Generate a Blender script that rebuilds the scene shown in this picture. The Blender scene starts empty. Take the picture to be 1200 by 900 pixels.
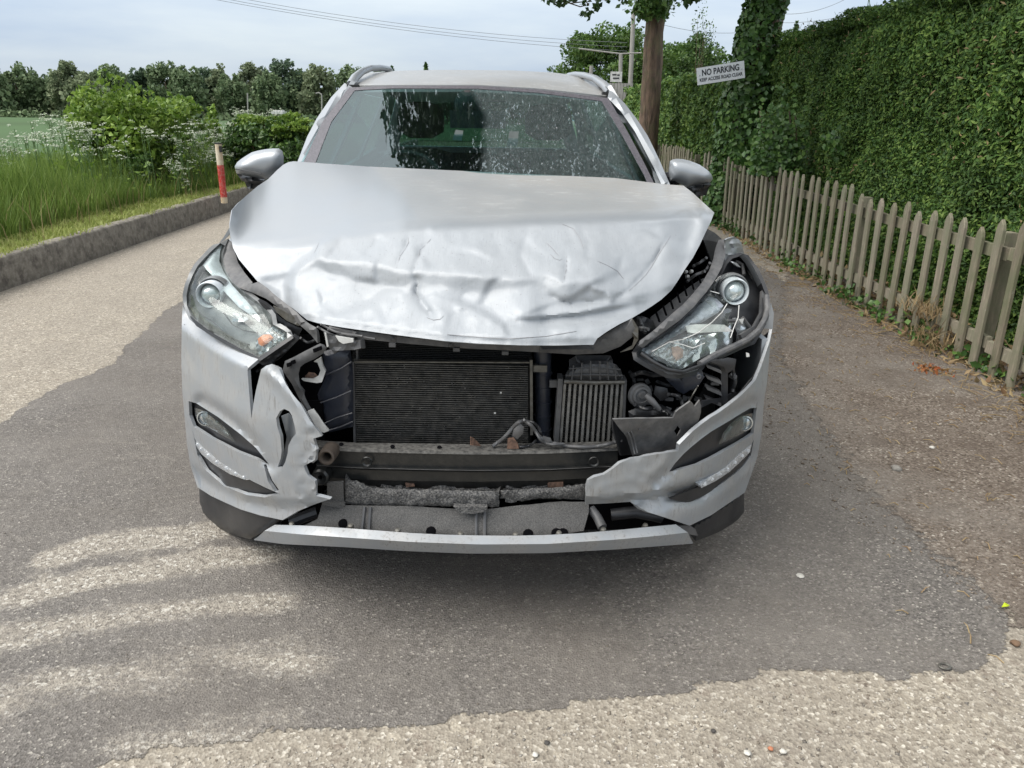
import bpy, bmesh, math, random
import numpy as np
from mathutils import Vector, noise
from mathutils.geometry import delaunay_2d_cdt
random.seed(7); rng = np.random.default_rng(7)
S = bpy.context.scene
C = S.collection
R_ = math.radians

# ------------------------------------------------------------ camera
H, F, PITCH, ROLL = 1.43, 880.0, R_(20), R_(1.0)
Fw = np.array([0, math.cos(PITCH), -math.sin(PITCH)])
_r = np.array([1.0, 0, 0]); _u = np.array([0, math.sin(PITCH), math.cos(PITCH)])
Rt = math.cos(ROLL)*_r + math.sin(ROLL)*_u
Up = -math.sin(ROLL)*_r + math.cos(ROLL)*_u
O = np.array([0, 0, H])
cd = bpy.data.cameras.new('camera'); cam = bpy.data.objects.new('camera', cd); C.objects.link(cam)
cd.sensor_width = 36; cd.lens = F/1200*36; cd.clip_start = .05; cd.clip_end = 3000
from mathutils import Matrix
M_ = Matrix(((Rt[0], Up[0], -Fw[0], 0), (Rt[1], Up[1], -Fw[1], 0), (Rt[2], Up[2], -Fw[2], H), (0, 0, 0, 1)))
cam.matrix_world = M_
S.camera = cam

# ------------------------------------------------------------ world, sun, exposure
SUN_EL, SUN_AZ = R_(52), R_(-108)          # azimuth from +Y towards +X
W = bpy.data.worlds.new('World'); S.world = W; W.use_nodes = True
nt = W.node_tree; nt.nodes.clear()
def nn(t, k, **kw):
    n = t.nodes.new(k)
    for a, b in kw.items():
        if a in n.inputs: n.inputs[a].default_value = b
        else: setattr(n, a, b)
    return n
sky = nn(nt, 'ShaderNodeTexSky', sky_type='NISHITA', sun_disc=False, sun_elevation=SUN_EL, sun_rotation=SUN_AZ)
bg1 = nn(nt, 'ShaderNodeBackground', Strength=.10)
nt.links.new(sky.outputs[0], bg1.inputs[0])
tc = nn(nt, 'ShaderNodeTexCoord')
sep = nn(nt, 'ShaderNodeSeparateXYZ'); nt.links.new(tc.outputs['Generated'], sep.inputs[0])
mp = nn(nt, 'ShaderNodeMapping'); mp.inputs['Scale'].default_value = (1.6, 1.6, 9); nt.links.new(tc.outputs['Generated'], mp.inputs[0])
nz = nn(nt, 'ShaderNodeTexNoise', Scale=1.3, Detail=6, Roughness=.55); nt.links.new(mp.outputs[0], nz.inputs[0])
cr = nn(nt, 'ShaderNodeValToRGB'); nt.links.new(nz.outputs[0], cr.inputs[0])
cr.color_ramp.elements[0].position = .33; cr.color_ramp.elements[0].color = (.50, .61, .78, 1)
cr.color_ramp.elements[1].position = .66; cr.color_ramp.elements[1].color = (.76, .84, .90, 1)
el = nn(nt, 'ShaderNodeMapRange'); el.inputs[1].default_value = 0; el.inputs[2].default_value = .9; el.inputs[3].default_value = .55; el.inputs[4].default_value = 1.6
nt.links.new(sep.outputs[2], el.inputs[0])
zf = nn(nt, 'ShaderNodeMapRange'); zf.inputs[1].default_value = .25; zf.inputs[2].default_value = .75; nt.links.new(sep.outputs[2], zf.inputs[0])
wb = nn(nt, 'ShaderNodeMix', data_type='RGBA'); nt.links.new(zf.outputs[0], wb.inputs[0]); nt.links.new(cr.outputs[0], wb.inputs[6]); wb.inputs[7].default_value = (.69, .70, .71, 1)
bg2 = nn(nt, 'ShaderNodeBackground'); nt.links.new(wb.outputs[2], bg2.inputs[0]); nt.links.new(el.outputs[0], bg2.inputs[1])
mx = nn(nt, 'ShaderNodeMixShader', Fac=.9)
nt.links.new(bg1.outputs[0], mx.inputs[1]); nt.links.new(bg2.outputs[0], mx.inputs[2])
wo = nn(nt, 'ShaderNodeOutputWorld'); nt.links.new(mx.outputs[0], wo.inputs[0])
sl = bpy.data.lights.new('sun', 'SUN'); sl.energy = 2.7; sl.angle = R_(55); sl.color = (1, .96, .9)
so = bpy.data.objects.new('sun', sl); C.objects.link(so)
sd = Vector((math.sin(SUN_AZ)*math.cos(SUN_EL), math.cos(SUN_AZ)*math.cos(SUN_EL), math.sin(SUN_EL)))
so.rotation_euler = sd.to_track_quat('Z', 'Y').to_euler()
S.view_settings.view_transform = 'Standard'; S.view_settings.look = 'None'
S.view_settings.gamma = 1; S.view_settings.exposure = 0.7
S.render.engine = 'CYCLES'
S.cycles.use_denoising = True; S.cycles.max_bounces = 8; S.cycles.transparent_max_bounces = 24
S.cycles.caustics_reflective = False; S.cycles.caustics_refractive = False
try: S.cycles.denoising_prefilter = 'ACCURATE'
except Exception: pass

# ------------------------------------------------------------ helpers: measured view rays -> places
def P(x, y, Y):
    x = np.asarray(x, float); y = np.asarray(y, float); Y = np.asarray(Y, float)
    d = Fw + ((x-600)/F)[..., None]*Rt - ((y-450)/F)[..., None]*Up
    return O + d*(Y/d[..., 1])[..., None]
def G(x, y, z=0.0):
    x = np.asarray(x, float); y = np.asarray(y, float)
    d = Fw + ((x-600)/F)[..., None]*Rt - ((y-450)/F)[..., None]*Up
    return O + d*((z-H)/d[..., 2])[..., None]
def poly(s): return [tuple(float(v) for v in p.split(',')) for p in s.split()]
def lut(s):
    a = np.array(poly(s)); return lambda x: np.interp(x, a[:, 0], a[:, 1])
WL = {}
def _loc(o, centre, parent):
    o.location = Vector(centre) - (Vector(WL[parent.name]) if parent else Vector((0, 0, 0)))
    WL[o.name] = tuple(centre)
    if parent: o.parent = parent
def tag(o, label=None, cat=None, group=None, kind=None):
    for k, v in (('label', label), ('category', cat), ('group', group), ('kind', kind)):
        if v: o[k] = v
    return o
def empty(name, loc):
    o = bpy.data.objects.new(name, None); o.empty_display_size = .1; C.objects.link(o); _loc(o, loc, None); return o
def mk(name, V, Fc, mat, parent=None, smooth=True, angle=38, attrs=None, origin=None):
    V = np.asarray(V, float).reshape(-1, 3)
    c = (V.min(0)+V.max(0))/2 if origin is None else np.asarray(origin, float)
    me = bpy.data.meshes.new(name); me.from_pydata((V-c).tolist(), [], [tuple(int(i) for i in f) for f in Fc])
    me.materials.append(mat)
    if attrs:
        for k, a in attrs.items():
            at = me.attributes.new(k, 'FLOAT', 'POINT'); at.data.foreach_set('value', np.asarray(a, np.float32))
    if smooth:
        me.polygons.foreach_set('use_smooth', [True]*len(me.polygons)); me.set_sharp_from_angle(angle=R_(angle))
    me.update()
    o = bpy.data.objects.new(name, me); C.objects.link(o); _loc(o, tuple(c), parent); return o
def fix(o):
    bm = bmesh.new(); bm.from_mesh(o.data); bmesh.ops.recalc_face_normals(bm, faces=bm.faces); bm.to_mesh(o.data); bm.free(); return o
class MB:
    def __init__(s): s.V = []; s.F = []
    def add(s, V, Fc):
        n = len(s.V); s.V += [tuple(map(float, v)) for v in V]; s.F += [tuple(i+n for i in f) for f in Fc]; return s
    def box(s, c, size, rz=0, rx=0, ry=0, bev=0):
        from mathutils import Euler
        hx, hy, hz = [v/2 for v in size]; e = Euler((rx, ry, rz)).to_matrix(); c = Vector(c)
        vs = [c + e @ Vector((a*hx, b*hy, d*hz)) for a in (-1, 1) for b in (-1, 1) for d in (-1, 1)]
        return s.add(vs, [(0, 1, 3, 2), (4, 6, 7, 5), (0, 4, 5, 1), (2, 3, 7, 6), (0, 2, 6, 4), (1, 5, 7, 3)])
    def tube(s, pts, r, n=8, cap=True):
        pts = [Vector(p) for p in pts]; rs = r if hasattr(r, '__len__') else [r]*len(pts); V = []; Fc = []
        ref = Vector((0.123, .2, .97))
        for i, p in enumerate(pts):
            t = (pts[min(i+1, len(pts)-1)] - pts[max(i-1, 0)]).normalized()
            a = t.cross(ref)
            if a.length < .1: a = t.cross(Vector((1, 0, 0)))
            a.normalize(); b = t.cross(a)
            for k in range(n):
                w = 2*math.pi*k/n; V.append(p + (a*math.cos(w)+b*math.sin(w))*rs[i])
        for i in range(len(pts)-1):
            for k in range(n):
                Fc.append((i*n+k, i*n+(k+1) % n, (i+1)*n+(k+1) % n, (i+1)*n+k))
        if cap: Fc.append(tuple(range(n))[::-1]); Fc.append(tuple(range((len(pts)-1)*n, len(pts)*n)))
        return s.add(V, Fc)
    def lathe(s, c, axis, prof, n=28, cap=False):   # prof: (radius, along axis)
        c = Vector(c); ax = Vector(axis).normalized(); a = ax.cross(Vector((.1, .05, 1))).normalized(); b = ax.cross(a); V = []; Fc = []
        for r, h in prof:
            for k in range(n):
                w = 2*math.pi*k/n; V.append(c+ax*h+(a*math.cos(w)+b*math.sin(w))*max(r, 1e-4))
        for i in range(len(prof)-1):
            for k in range(n): Fc.append((i*n+k, i*n+(k+1) % n, (i+1)*n+(k+1) % n, (i+1)*n+k))
        return s.add(V, Fc)
    def build(s, name, mat, parent=None, smooth=True, angle=38): return fix(mk(name, s.V, s.F, mat, parent, smooth, angle))
def inside(px, py, pol):
    a = np.array(pol); x1, y1 = a[:, 0], a[:, 1]; x2, y2 = np.roll(x1, -1), np.roll(y1, -1)
    r = np.zeros(px.shape, bool)
    for i in range(len(a)):
        c = ((y1[i] > py) != (y2[i] > py))
        with np.errstate(divide='ignore', invalid='ignore'):
            r ^= c & (px < (x2[i]-x1[i])*(py-y1[i])/(y2[i]-y1[i]) + x1[i])
    return r
def dist(px, py, pl, closed=False, signed=False):
    a = np.array(pl, float)
    if closed: a = np.vstack([a, a[:1]])
    best = np.full(np.shape(px), 1e9); sg = np.ones(np.shape(px)); T = np.zeros(np.shape(px)); L = len(a)-1
    for i in range(L):
        ax, ay = a[i]; dx, dy = a[i+1]-a[i]; q = dx*dx+dy*dy+1e-12
        t = np.clip(((px-ax)*dx+(py-ay)*dy)/q, 0, 1); d = np.hypot(px-ax-t*dx, py-ay-t*dy)
        m = d < best; best = np.where(m, d, best); T = np.where(m, (i+t)/L, T)
        if signed: sg = np.where(m, np.sign(dx*(py-ay)-dy*(px-ax)), sg)
    return (best, sg, T) if signed else best
def resample(pl, step):
    out = []
    for i, (x, y) in enumerate(pl):
        x2, y2 = pl[(i+1) % len(pl)]; n = max(1, int(math.hypot(x2-x, y2-y)/step))
        out += [(x+(x2-x)*k/n, y+(y2-y)*k/n) for k in range(n)]
    return out
def chaikin(pl, n=1):
    for _ in range(n):
        q = []
        for i, a in enumerate(pl):
            b = pl[(i+1) % len(pl)]; q += [(a[0]*.75+b[0]*.25, a[1]*.75+b[1]*.25), (a[0]*.25+b[0]*.75, a[1]*.25+b[1]*.75)]
        pl = q
    return pl
def tri2(outline, holes=(), step=8):
    """triangulate a 2-D outline with holes and inner points; returns points, triangles"""
    loops = [resample(outline, step)] + [resample(h, step) for h in holes]
    pts = []; edges = []
    for lp in loops:
        n = len(pts); pts += lp; edges += [(n+i, n+(i+1) % len(lp)) for i in range(len(lp))]
    a = np.array(outline); xs = np.arange(a[:, 0].min(), a[:, 0].max(), step); ys = np.arange(a[:, 1].min(), a[:, 1].max(), step*.87)
    gx, gy = np.meshgrid(xs, ys); gx = gx + (np.arange(len(ys)) % 2)[:, None]*step*.5
    gx = gx.ravel(); gy = gy.ravel(); k = inside(gx, gy, outline)
    for h in holes: k &= ~inside(gx, gy, h)
    gx, gy = gx[k], gy[k]
    dm = dist(gx, gy, outline, True)
    for h in holes: dm = np.minimum(dm, dist(gx, gy, h, True))
    k = dm > step*.45; pts += list(zip(gx[k].tolist(), gy[k].tolist()))
    v, e, f, *_ = delaunay_2d_cdt([Vector(p) for p in pts], edges, [], 0, 1e-4)
    v = np.array([(p.x, p.y) for p in v]); f = np.array([t for t in f if len(t) == 3])
    c = v[f].mean(1); k = inside(c[:, 0], c[:, 1], outline)
    for h in holes: k &= ~inside(c[:, 0], c[:, 1], h)
    f = f[k]
    used = np.unique(f); mp_ = -np.ones(len(v), int); mp_[used] = np.arange(len(used))
    return v[used], mp_[f]
def panel(name, outline, surf, mat, parent=None, holes=(), step=8, thick=.004, push=None, smooth=True, angle=38, attrs=None, viewer=O, ndisp=None, dome=0, domew=10):
    """a sheet or moulding bounded by an outline, bent over a real surface and given thickness"""
    if isinstance(outline, str): outline = poly(outline)
    holes = [poly(h) if isinstance(h, str) else h for h in holes]
    v, f = tri2(outline, holes, step)
    x, y = v[:, 0], v[:, 1]
    off = np.zeros(len(v))
    if push: off = off + push(x, y)
    if dome:
        d = np.minimum(dist(x, y, outline, True)/domew, 1); off = off + dome*(1-np.sqrt(1-(1-d)**2))
    V = surf(x, y, off)
    n = np.zeros_like(V); fn = np.cross(V[f[:, 1]]-V[f[:, 0]], V[f[:, 2]]-V[f[:, 0]])
    cc = V[f].mean(1)
    if np.sum(np.einsum('ij,ij->i', fn, viewer-cc) > 0) < len(f)/2: f = f[:, ::-1]; fn = -fn
    for i in range(3): np.add.at(n, f[:, i], fn)
    n /= np.linalg.norm(n, axis=1)[:, None]+1e-12
    if ndisp is not None: V = V + n*ndisp(x, y)[:, None]
    B = V - n*thick; N = len(V)
    e = {}
    for t in f:
        for a, b in ((t[0], t[1]), (t[1], t[2]), (t[2], t[0])): e[(a, b)] = 1
    rim = [(b, a, a+N, b+N) for (a, b) in e if (b, a) not in e]
    Fc = [tuple(t) for t in f] + [(t[2]+N, t[1]+N, t[0]+N) for t in f] + rim
    at = None
    if attrs: at = {k: np.tile(g(x, y), 2) for k, g in attrs.items()}
    return mk(name, np.vstack([V, B]), Fc, mat, parent, smooth, angle, at)
def loft(name, rows, mat, parent=None, close=False, smooth=True, angle=38):
    n = len(rows[0]); V = np.vstack(rows); Fc = []
    m = len(rows)
    for i in range(m if close else m-1):
        for k in range(n-1): Fc.append((i*n+k, i*n+k+1, ((i+1) % m)*n+k+1, ((i+1) % m)*n+k))
    if close:
        Fc.append(tuple(i*n for i in range(m))); Fc.append(tuple(i*n+n-1 for i in range(m))[::-1])
    return fix(mk(name, V, Fc, mat, parent, smooth, angle))
def flat(Y, tilt=0, skew=0, cy=450, cx=560):
    """a nearly upright plane at distance Y, leaning and turned a little"""
    return lambda x, y, o=0: P(x, y, Y + tilt*(cy-y)/100 + skew*(x-cx)/100 + o)
def rbf(s):
    a = np.array(poly(s)); X = a[:, :2]/100; n = len(a)
    def k(r): return np.where(r > 1e-9, r*r*np.log(r+1e-12), 0)
    K = k(np.linalg.norm(X[:, None]-X[None], axis=2)); Q = np.hstack([np.ones((n, 1)), X])
    A = np.block([[K + 1e-6*np.eye(n), Q], [Q.T, np.zeros((3, 3))]]); w = np.linalg.solve(A, np.concatenate([a[:, 2], np.zeros(3)]))
    def g(x, y):
        x = np.asarray(x, float)/100; y = np.asarray(y, float)/100
        r = np.sqrt((x[..., None]-X[:, 0])**2+(y[..., None]-X[:, 1])**2)
        return k(r)@w[:n] + w[n]+w[n+1]*x+w[n+2]*y
    return g

# ------------------------------------------------------------ materials
def new_mat(name):
    m = bpy.data.materials.new(name); m.use_nodes = True; t = m.node_tree; t.nodes.clear()
    out = nn(t, 'ShaderNodeOutputMaterial'); b = nn(t, 'ShaderNodeBsdfPrincipled'); t.links.new(b.outputs[0], out.inputs[0])
    return m, t, b, out
def mixc(t, fac, a, b_, mode='MIX'):
    m = nn(t, 'ShaderNodeMix', data_type='RGBA', blend_type=mode)
    for s, v in ((0, fac), (6, a), (7, b_)):
        if isinstance(v, bpy.types.NodeSocket): t.links.new(v, m.inputs[s])
        else: m.inputs[s].default_value = v if s == 0 else (*v, 1) if len(v) == 3 else v
    return m.outputs[2]
def ramp(t, src, stops, interp='LINEAR'):
    r = nn(t, 'ShaderNodeValToRGB'); t.links.new(src, r.inputs[0]); r.color_ramp.interpolation = interp
    e = r.color_ramp.elements
    while len(e) < len(stops): e.new(.5)
    for i, (p, c) in enumerate(stops):
        e[i].position = p; e[i].color = (c, c, c, 1) if not hasattr(c, '__len__') else (*c, 1)
    return r.outputs[0]
def coords(t, kind='Object', scale=(1, 1, 1)):
    if kind == 'World': src = nn(t, 'ShaderNodeNewGeometry').outputs['Position']
    else: src = nn(t, 'ShaderNodeTexCoord').outputs[kind]
    m = nn(t, 'ShaderNodeMapping'); m.inputs['Scale'].default_value = scale; t.links.new(src, m.inputs[0]); return m.outputs[0]
def tnoise(t, co, scale, detail=4, rough=.55):
    n = nn(t, 'ShaderNodeTexNoise', Scale=scale, Detail=detail, Roughness=rough); t.links.new(co, n.inputs[0]); return n.outputs[0]
def bump(t, b, h, strength=.3, distance=.01):
    n = nn(t, 'ShaderNodeBump', Strength=strength, Distance=distance); t.links.new(h, n.inputs['Height']); t.links.new(n.outputs[0], b.inputs['Normal']); return n
def attr(t, name): return nn(t, 'ShaderNodeAttribute', attribute_name=name).outputs['Fac']
def math_(t, op, a, b_=None, clamp=False):
    m = nn(t, 'ShaderNodeMath', operation=op); m.use_clamp = clamp
    for i, v in enumerate((a, b_)):
        if v is None: continue
        if isinstance(v, bpy.types.NodeSocket): t.links.new(v, m.inputs[i])
        else: m.inputs[i].default_value = v
    return m.outputs[0]
def stuffm(name, col, rough=.5, metal=0, var=.25, vscale=30, col2=None, bmp=.1, bscale=200, coat=0, stretch=(1, 1, 1), dirt=None, dirt_amt=.4, dscale=12):
    m, t, b, out = new_mat(name); co = coords(t, 'World', stretch)
    n = tnoise(t, co, vscale)
    c2 = col2 or tuple(c*(1-var) for c in col)
    f = ramp(t, n, [(.35, 0.0), (.68, 1.0)])
    c = mixc(t, f, col, c2)
    if dirt:
        d = tnoise(t, coords(t, 'World'), dscale, 8, .7); c = mixc(t, ramp(t, d, [(.45, 0.0), (.75, dirt_amt)]), c, dirt)
    t.links.new(c, b.inputs['Base Color']); b.inputs['Roughness'].default_value = rough; b.inputs['Metallic'].default_value = metal
    b.inputs['Coat Weight'].default_value = coat; b.inputs['Coat Roughness'].default_value = .08
    if bmp: bump(t, b, tnoise(t, co, bscale, 5 if bscale < 40 else 3), bmp, .05 if bscale < 40 else .004)
    return m
M = {}
def paint(name, worn=False):
    m, t, b, out = new_mat(name); co = coords(t, 'World')
    base = (.268, .286, .304)
    fl = tnoise(t, co, 900, 1); c = mixc(t, fl, base, tuple(v*1.12 for v in base))
    dn = tnoise(t, co, 5, 3, .5); film = ramp(t, dn, [(.4, 0.02), (.8, .12)])
    c = mixc(t, film, c, (.40, .37, .33)); r = ramp(t, dn, [(.35, .36), (.8, .46)])
    if worn:
        dust = attr(t, 'dust'); sc = attr(t, 'scuff')
        dd = tnoise(t, coords(t, 'World', (1, 2.5, 1)), 26, 8, .75)
        df = math_(t, 'MULTIPLY', dust, ramp(t, dd, [(.30, .35), (.62, 1.0)]))
        spk = tnoise(t, co, 420, 2, .8); df = math_(t, 'MULTIPLY', df, ramp(t, spk, [(.3, .5), (.6, 1.0)]))
        c = mixc(t, df, c, (.285, .27, .245))
        sm = tnoise(t, coords(t, 'World', (.8, 2.6, 1)), 17, 9, .78); sm2 = tnoise(t, co, 5, 3)
        smf = math_(t, 'MULTIPLY', math_(t, 'MULTIPLY', ramp(t, sm, [(.55, 0.0), (.60, .8), (.66, .2)]), ramp(t, sm2, [(.45, 0.0), (.6, 1.0)])), dust); c = mixc(t, smf, c, (.50, .50, .49))
        st = tnoise(t, coords(t, 'World', (1, .06, .06)), 330, 6, .75)
        st2 = tnoise(t, co, 30, 6, .7)
        stf = math_(t, 'MULTIPLY', math_(t, 'MULTIPLY', ramp(t, st, [(.50, 0.0), (.70, 1.0)]), ramp(t, st2, [(.42, 0.0), (.62, 1.0)])), sc)
        
        white = math_(t, 'MULTIPLY', ramp(t, st2, [(.3, 0.15), (.6, .6)]), sc)
        c = mixc(t, white, c, (.31, .33, .35))
        c = mixc(t, math_(t, 'MULTIPLY', stf, .55), c, (.20, .20, .205))
        fk = nn(t, 'ShaderNodeTexVoronoi', Scale=45.0); t.links.new(co, fk.inputs[0])
        ch = math_(t, 'MULTIPLY', math_(t, 'LESS_THAN', fk.outputs[0], .10), sc); c = mixc(t, math_(t, 'MULTIPLY', ch, .5), c, (.2, .2, .2))
        rr = math_(t, 'ADD', r, math_(t, 'MULTIPLY', math_(t, 'MAXIMUM', df, white), .3), True); rr = math_(t, 'ADD', rr, math_(t, 'MULTIPLY', sc, .10), True)
        t.links.new(rr, b.inputs['Roughness'])
        met = math_(t, 'SUBTRACT', .30, math_(t, 'MULTIPLY', math_(t, 'MAXIMUM', df, white), .25)); t.links.new(met, b.inputs['Metallic'])
        bump(t, b, math_(t, 'MULTIPLY', math_(t, 'ADD', math_(t, 'MULTIPLY', st, .3), tnoise(t, co, 60, 5, .6)), sc), .30, .004)
    else:
        t.links.new(r, b.inputs['Roughness']); b.inputs['Metallic'].default_value = .30
    t.links.new(c, b.inputs['Base Color'])
    b.inputs['Coat Weight'].default_value = .35; b.inputs['Coat Roughness'].default_value = .16
    return m
M['paint'] = paint('silver_paint'); M['paint_worn'] = paint('silver_paint_scuffed', True)
def paint_scratched():
    m, t, b, out = new_mat('silver_paint_scratched'); co = coords(t, 'World')
    c = (.30, .318, .336)
    a = tnoise(t, coords(t, 'World', (1, 1, .1)), 120, 6, .75); a2 = tnoise(t, co, 14, 5, .6)
    f = math_(t, 'MULTIPLY', ramp(t, a, [(.52, 0.0), (.66, 1.0)]), ramp(t, a2, [(.44, 0.0), (.60, 1.0)]))
    cc = mixc(t, math_(t, 'MULTIPLY', f, .8), c, (.10, .095, .085)); cc = mixc(t, ramp(t, a2, [(.4, 0.0), (.75, .35)]), cc, (.45, .42, .38))
    t.links.new(cc, b.inputs['Base Color']); b.inputs['Roughness'].default_value = .42; b.inputs['Metallic'].default_value = .25
    b.inputs['Coat Weight'].default_value = .3
    bump(t, b, tnoise(t, co, 70, 4), .12, .003); return m
M['paint_scr'] = paint_scratched()
M['black_plastic'] = stuffm('black_plastic', (.020, .021, .024), .42, var=.3, dirt=(.09, .085, .08), dirt_amt=.22)
M['grey_plastic'] = stuffm('grey_plastic', (.080, .081, .084), .5, var=.25, dirt=(.16, .15, .14), dirt_amt=.5)
M['trim_plastic'] = stuffm('dusty_trim_plastic', (.10, .10, .102), .6, var=.3, vscale=60, dirt=(.2, .19, .18), dirt_amt=.6, dscale=25)
M['deep_black'] = stuffm('bay_shade_black', (.004, .004, .005), .9, bmp=0); M['deep_black'].node_tree.nodes['Principled BSDF'].inputs['Specular IOR Level'].default_value = .05  # near-black with hardly any gloss: shade of deep openings put into the colour
M['navy_plastic'] = stuffm('navy_black_plastic', (.018, .022, .034), .35, dirt=(.08, .08, .08), dirt_amt=.3)
M['beam'] = stuffm('beam_black_paint', (.012, .013, .013), .33, var=.3, dirt=(.08, .075, .068), dirt_amt=.3, dscale=30)
M['beam_dusty'] = stuffm('beam_dusty_ledge', (.14, .135, .125), .75, var=.5, vscale=80, col2=(.035, .034, .032))
M['alu'] = stuffm('dull_aluminium', (.16, .155, .14), .5, .5, var=.45, vscale=50, dirt=(.10, .085, .06), dirt_amt=.7, dscale=40)
M['cooler'] = stuffm('pale_cooler_aluminium', (.25, .245, .23), .5, .4, var=.4, vscale=50, dirt=(.16, .145, .12), dirt_amt=.6, dscale=60)
M['core'] = stuffm('radiator_core', (.018, .018, .017), .7, .1, bmp=.5, bscale=600)
M['fin'] = stuffm('radiator_fin', (.070, .070, .068), .55, .35, var=.6, vscale=40, dirt=(.17, .16, .14), dirt_amt=.6, dscale=70)
M['foam'] = stuffm('torn_speckled_foam', (.07, .07, .073), .9, var=.5, vscale=260, col2=(.018, .018, .018), bmp=1.0, bscale=260, dirt=(.30, .29, .27), dirt_amt=.9, dscale=170)
M['tray'] = stuffm('speckled_tray_plastic', (.10, .098, .095), .85, var=.5, vscale=420, col2=(.045, .044, .042), bmp=.8, bscale=420, dirt=(.22, .21, .2), dirt_amt=.6, dscale=300)
M['rust'] = stuffm('rusty_steel', (.20, .12, .085), .7, .3, var=.6, vscale=90, col2=(.07, .045, .035))
M['rubber'] = stuffm('rubber', (.02, .02, .02), .8)
M['orange'] = stuffm('orange_indicator', (.75, .22, .06), .3, bmp=.5, bscale=300)
M['white_plastic'] = stuffm('white_plastic', (.62, .62, .60), .4, dirt=(.2, .18, .15), dirt_amt=.6)
M['chrome'] = stuffm('satin_reflector', (.62, .65, .66), .22, .75, var=.15, bmp=.15, bscale=60)
M['lamp_grey'] = stuffm('lamp_housing_grey', (.23, .235, .235), .35, .4, bmp=.1)
M['led'] = stuffm('led_strip_lens', (.62, .65, .68), .15, .2, var=.35, vscale=90, bmp=1.0, bscale=160, coat=1)
M['seat'] = stuffm('dark_seat_fabric', (.035, .036, .038), .9)
M['paper'] = stuffm('paper', (.17, .19, .18), .8)
M['brow'] = stuffm('silver_reflector_bar', (.66, .70, .73), .3, .25, var=.1, bmp=.1, bscale=80)
def glass(name, tint, ior, rough=.01, dusty=False, film=0.0, gc=(.97, .98, .98)):
    m, t, b, out = new_mat(name); t.nodes.remove(b)
    tr = nn(t, 'ShaderNodeBsdfTransparent', Color=(*tint, 1)); gl = nn(t, 'ShaderNodeBsdfGlossy', Roughness=rough, Color=(*gc, 1))
    fr = nn(t, 'ShaderNodeFresnel', IOR=ior)
    geo = nn(t, 'ShaderNodeNewGeometry')
    mx1 = nn(t, 'ShaderNodeMixShader'); t.links.new(tr.outputs[0], mx1.inputs[1]); t.links.new(gl.outputs[0], mx1.inputs[2])
    fac = math_(t, 'MULTIPLY', fr.outputs[0], math_(t, 'SUBTRACT', 1.0, geo.outputs['Backfacing'])); t.links.new(fac, mx1.inputs[0])
    last = mx1.outputs[0]
    if dusty or film:
        co = coords(t, 'World'); df = nn(t, 'ShaderNodeBsdfDiffuse', Color=(.36, .385, .385, 1))
        if dusty:
            a = attr(t, 'dust'); s = tnoise(t, co, 300, 3, .85); s2 = tnoise(t, coords(t, 'World', (1, 1, .5)), 34, 7, .8); s3 = tnoise(t, coords(t, 'World', (1.6, .6, .6)), 70, 5, .7)
            f1 = ramp(t, s, [(.47, .03), (.70, .40)]); f2 = ramp(t, s2, [(.35, .5), (.65, 1.0)]); f3 = ramp(t, s3, [(.60, 0.0), (.70, .55)])
            f = math_(t, 'ADD', math_(t, 'MULTIPLY', math_(t, 'ADD', math_(t, 'MULTIPLY', f1, f2), f3), a), film, True)
        else:
            f = math_(t, 'ADD', math_(t, 'MULTIPLY', ramp(t, tnoise(t, co, 40, 6, .7), [(.4, .0), (.8, 1.0)]), .12), film, True)
        mx2 = nn(t, 'ShaderNodeMixShader'); t.links.new(f, mx2.inputs[0]); t.links.new(last, mx2.inputs[1]); t.links.new(df.outputs[0], mx2.inputs[2]); last = mx2.outputs[0]
    t.links.new(last, out.inputs[0]); return m
M['screen'] = glass('windscreen_glass', (.60, .76, .76), 2.08, .012, dusty=True, film=.0, gc=(.84, .97, 1.0))
M['window'] = glass('side_glass', (.45, .55, .52), 1.7)
M['lens'] = glass('headlight_lens', (.92, .94, .93), 1.42, .03, film=.02)
M['lens_dark'] = glass('fog_lens', (.75, .78, .78), 1.6, .03, film=.03)
def leafm(name, cols, rough=.5, trans=.3):
    m, t, b, out = new_mat(name); g = nn(t, 'ShaderNodeNewGeometry'); rp = g.outputs['Random Per Island']
    n = len(cols); c = ramp(t, rp, [(i/(n-1), cc) for i, cc in enumerate(cols)])
    big = tnoise(t, coords(t, 'World'), 1.6, 3); c = mixc(t, ramp(t, big, [(.35, 0.0), (.65, .45)]), c, tuple(v*.6 for v in cols[0]))
    t.links.new(c, b.inputs['Base Color']); b.inputs['Roughness'].default_value = rough; b.inputs['Specular IOR Level'].default_value = .35
    tl = nn(t, 'ShaderNodeBsdfTranslucent'); t.links.new(c, tl.inputs[0])
    mx_ = nn(t, 'ShaderNodeMixShader', Fac=trans); t.links.new(b.outputs[0], mx_.inputs[1]); t.links.new(tl.outputs[0], mx_.inputs[2]); t.links.new(mx_.outputs[0], out.inputs[0])
    return m
M['leaf_hedge'] = leafm('hedge_leaf', [(.036, .080, .018), (.070, .148, .030), (.120, .215, .040), (.215, .31, .065)], .6, .2)
M['leaf_ivy'] = leafm('ivy_leaf', [(.04, .09, .022), (.07, .15, .034), (.14, .24, .055)], .38, .15)
M['leaf_shrub'] = leafm('shrub_leaf', [(.09, .17, .025), (.19, .30, .045), (.32, .44, .09)], .45, .35)
M['leaf_dark'] = leafm('dark_leaf', [(.03, .07, .018), (.06, .125, .028), (.13, .21, .05)], .4, .2)
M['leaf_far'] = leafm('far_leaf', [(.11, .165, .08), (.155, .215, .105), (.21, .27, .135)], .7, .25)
M['leaf_far2'] = leafm('far_leaf_pale', [(.14, .18, .10), (.19, .23, .125), (.25, .29, .16)], .7, .25)
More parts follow.
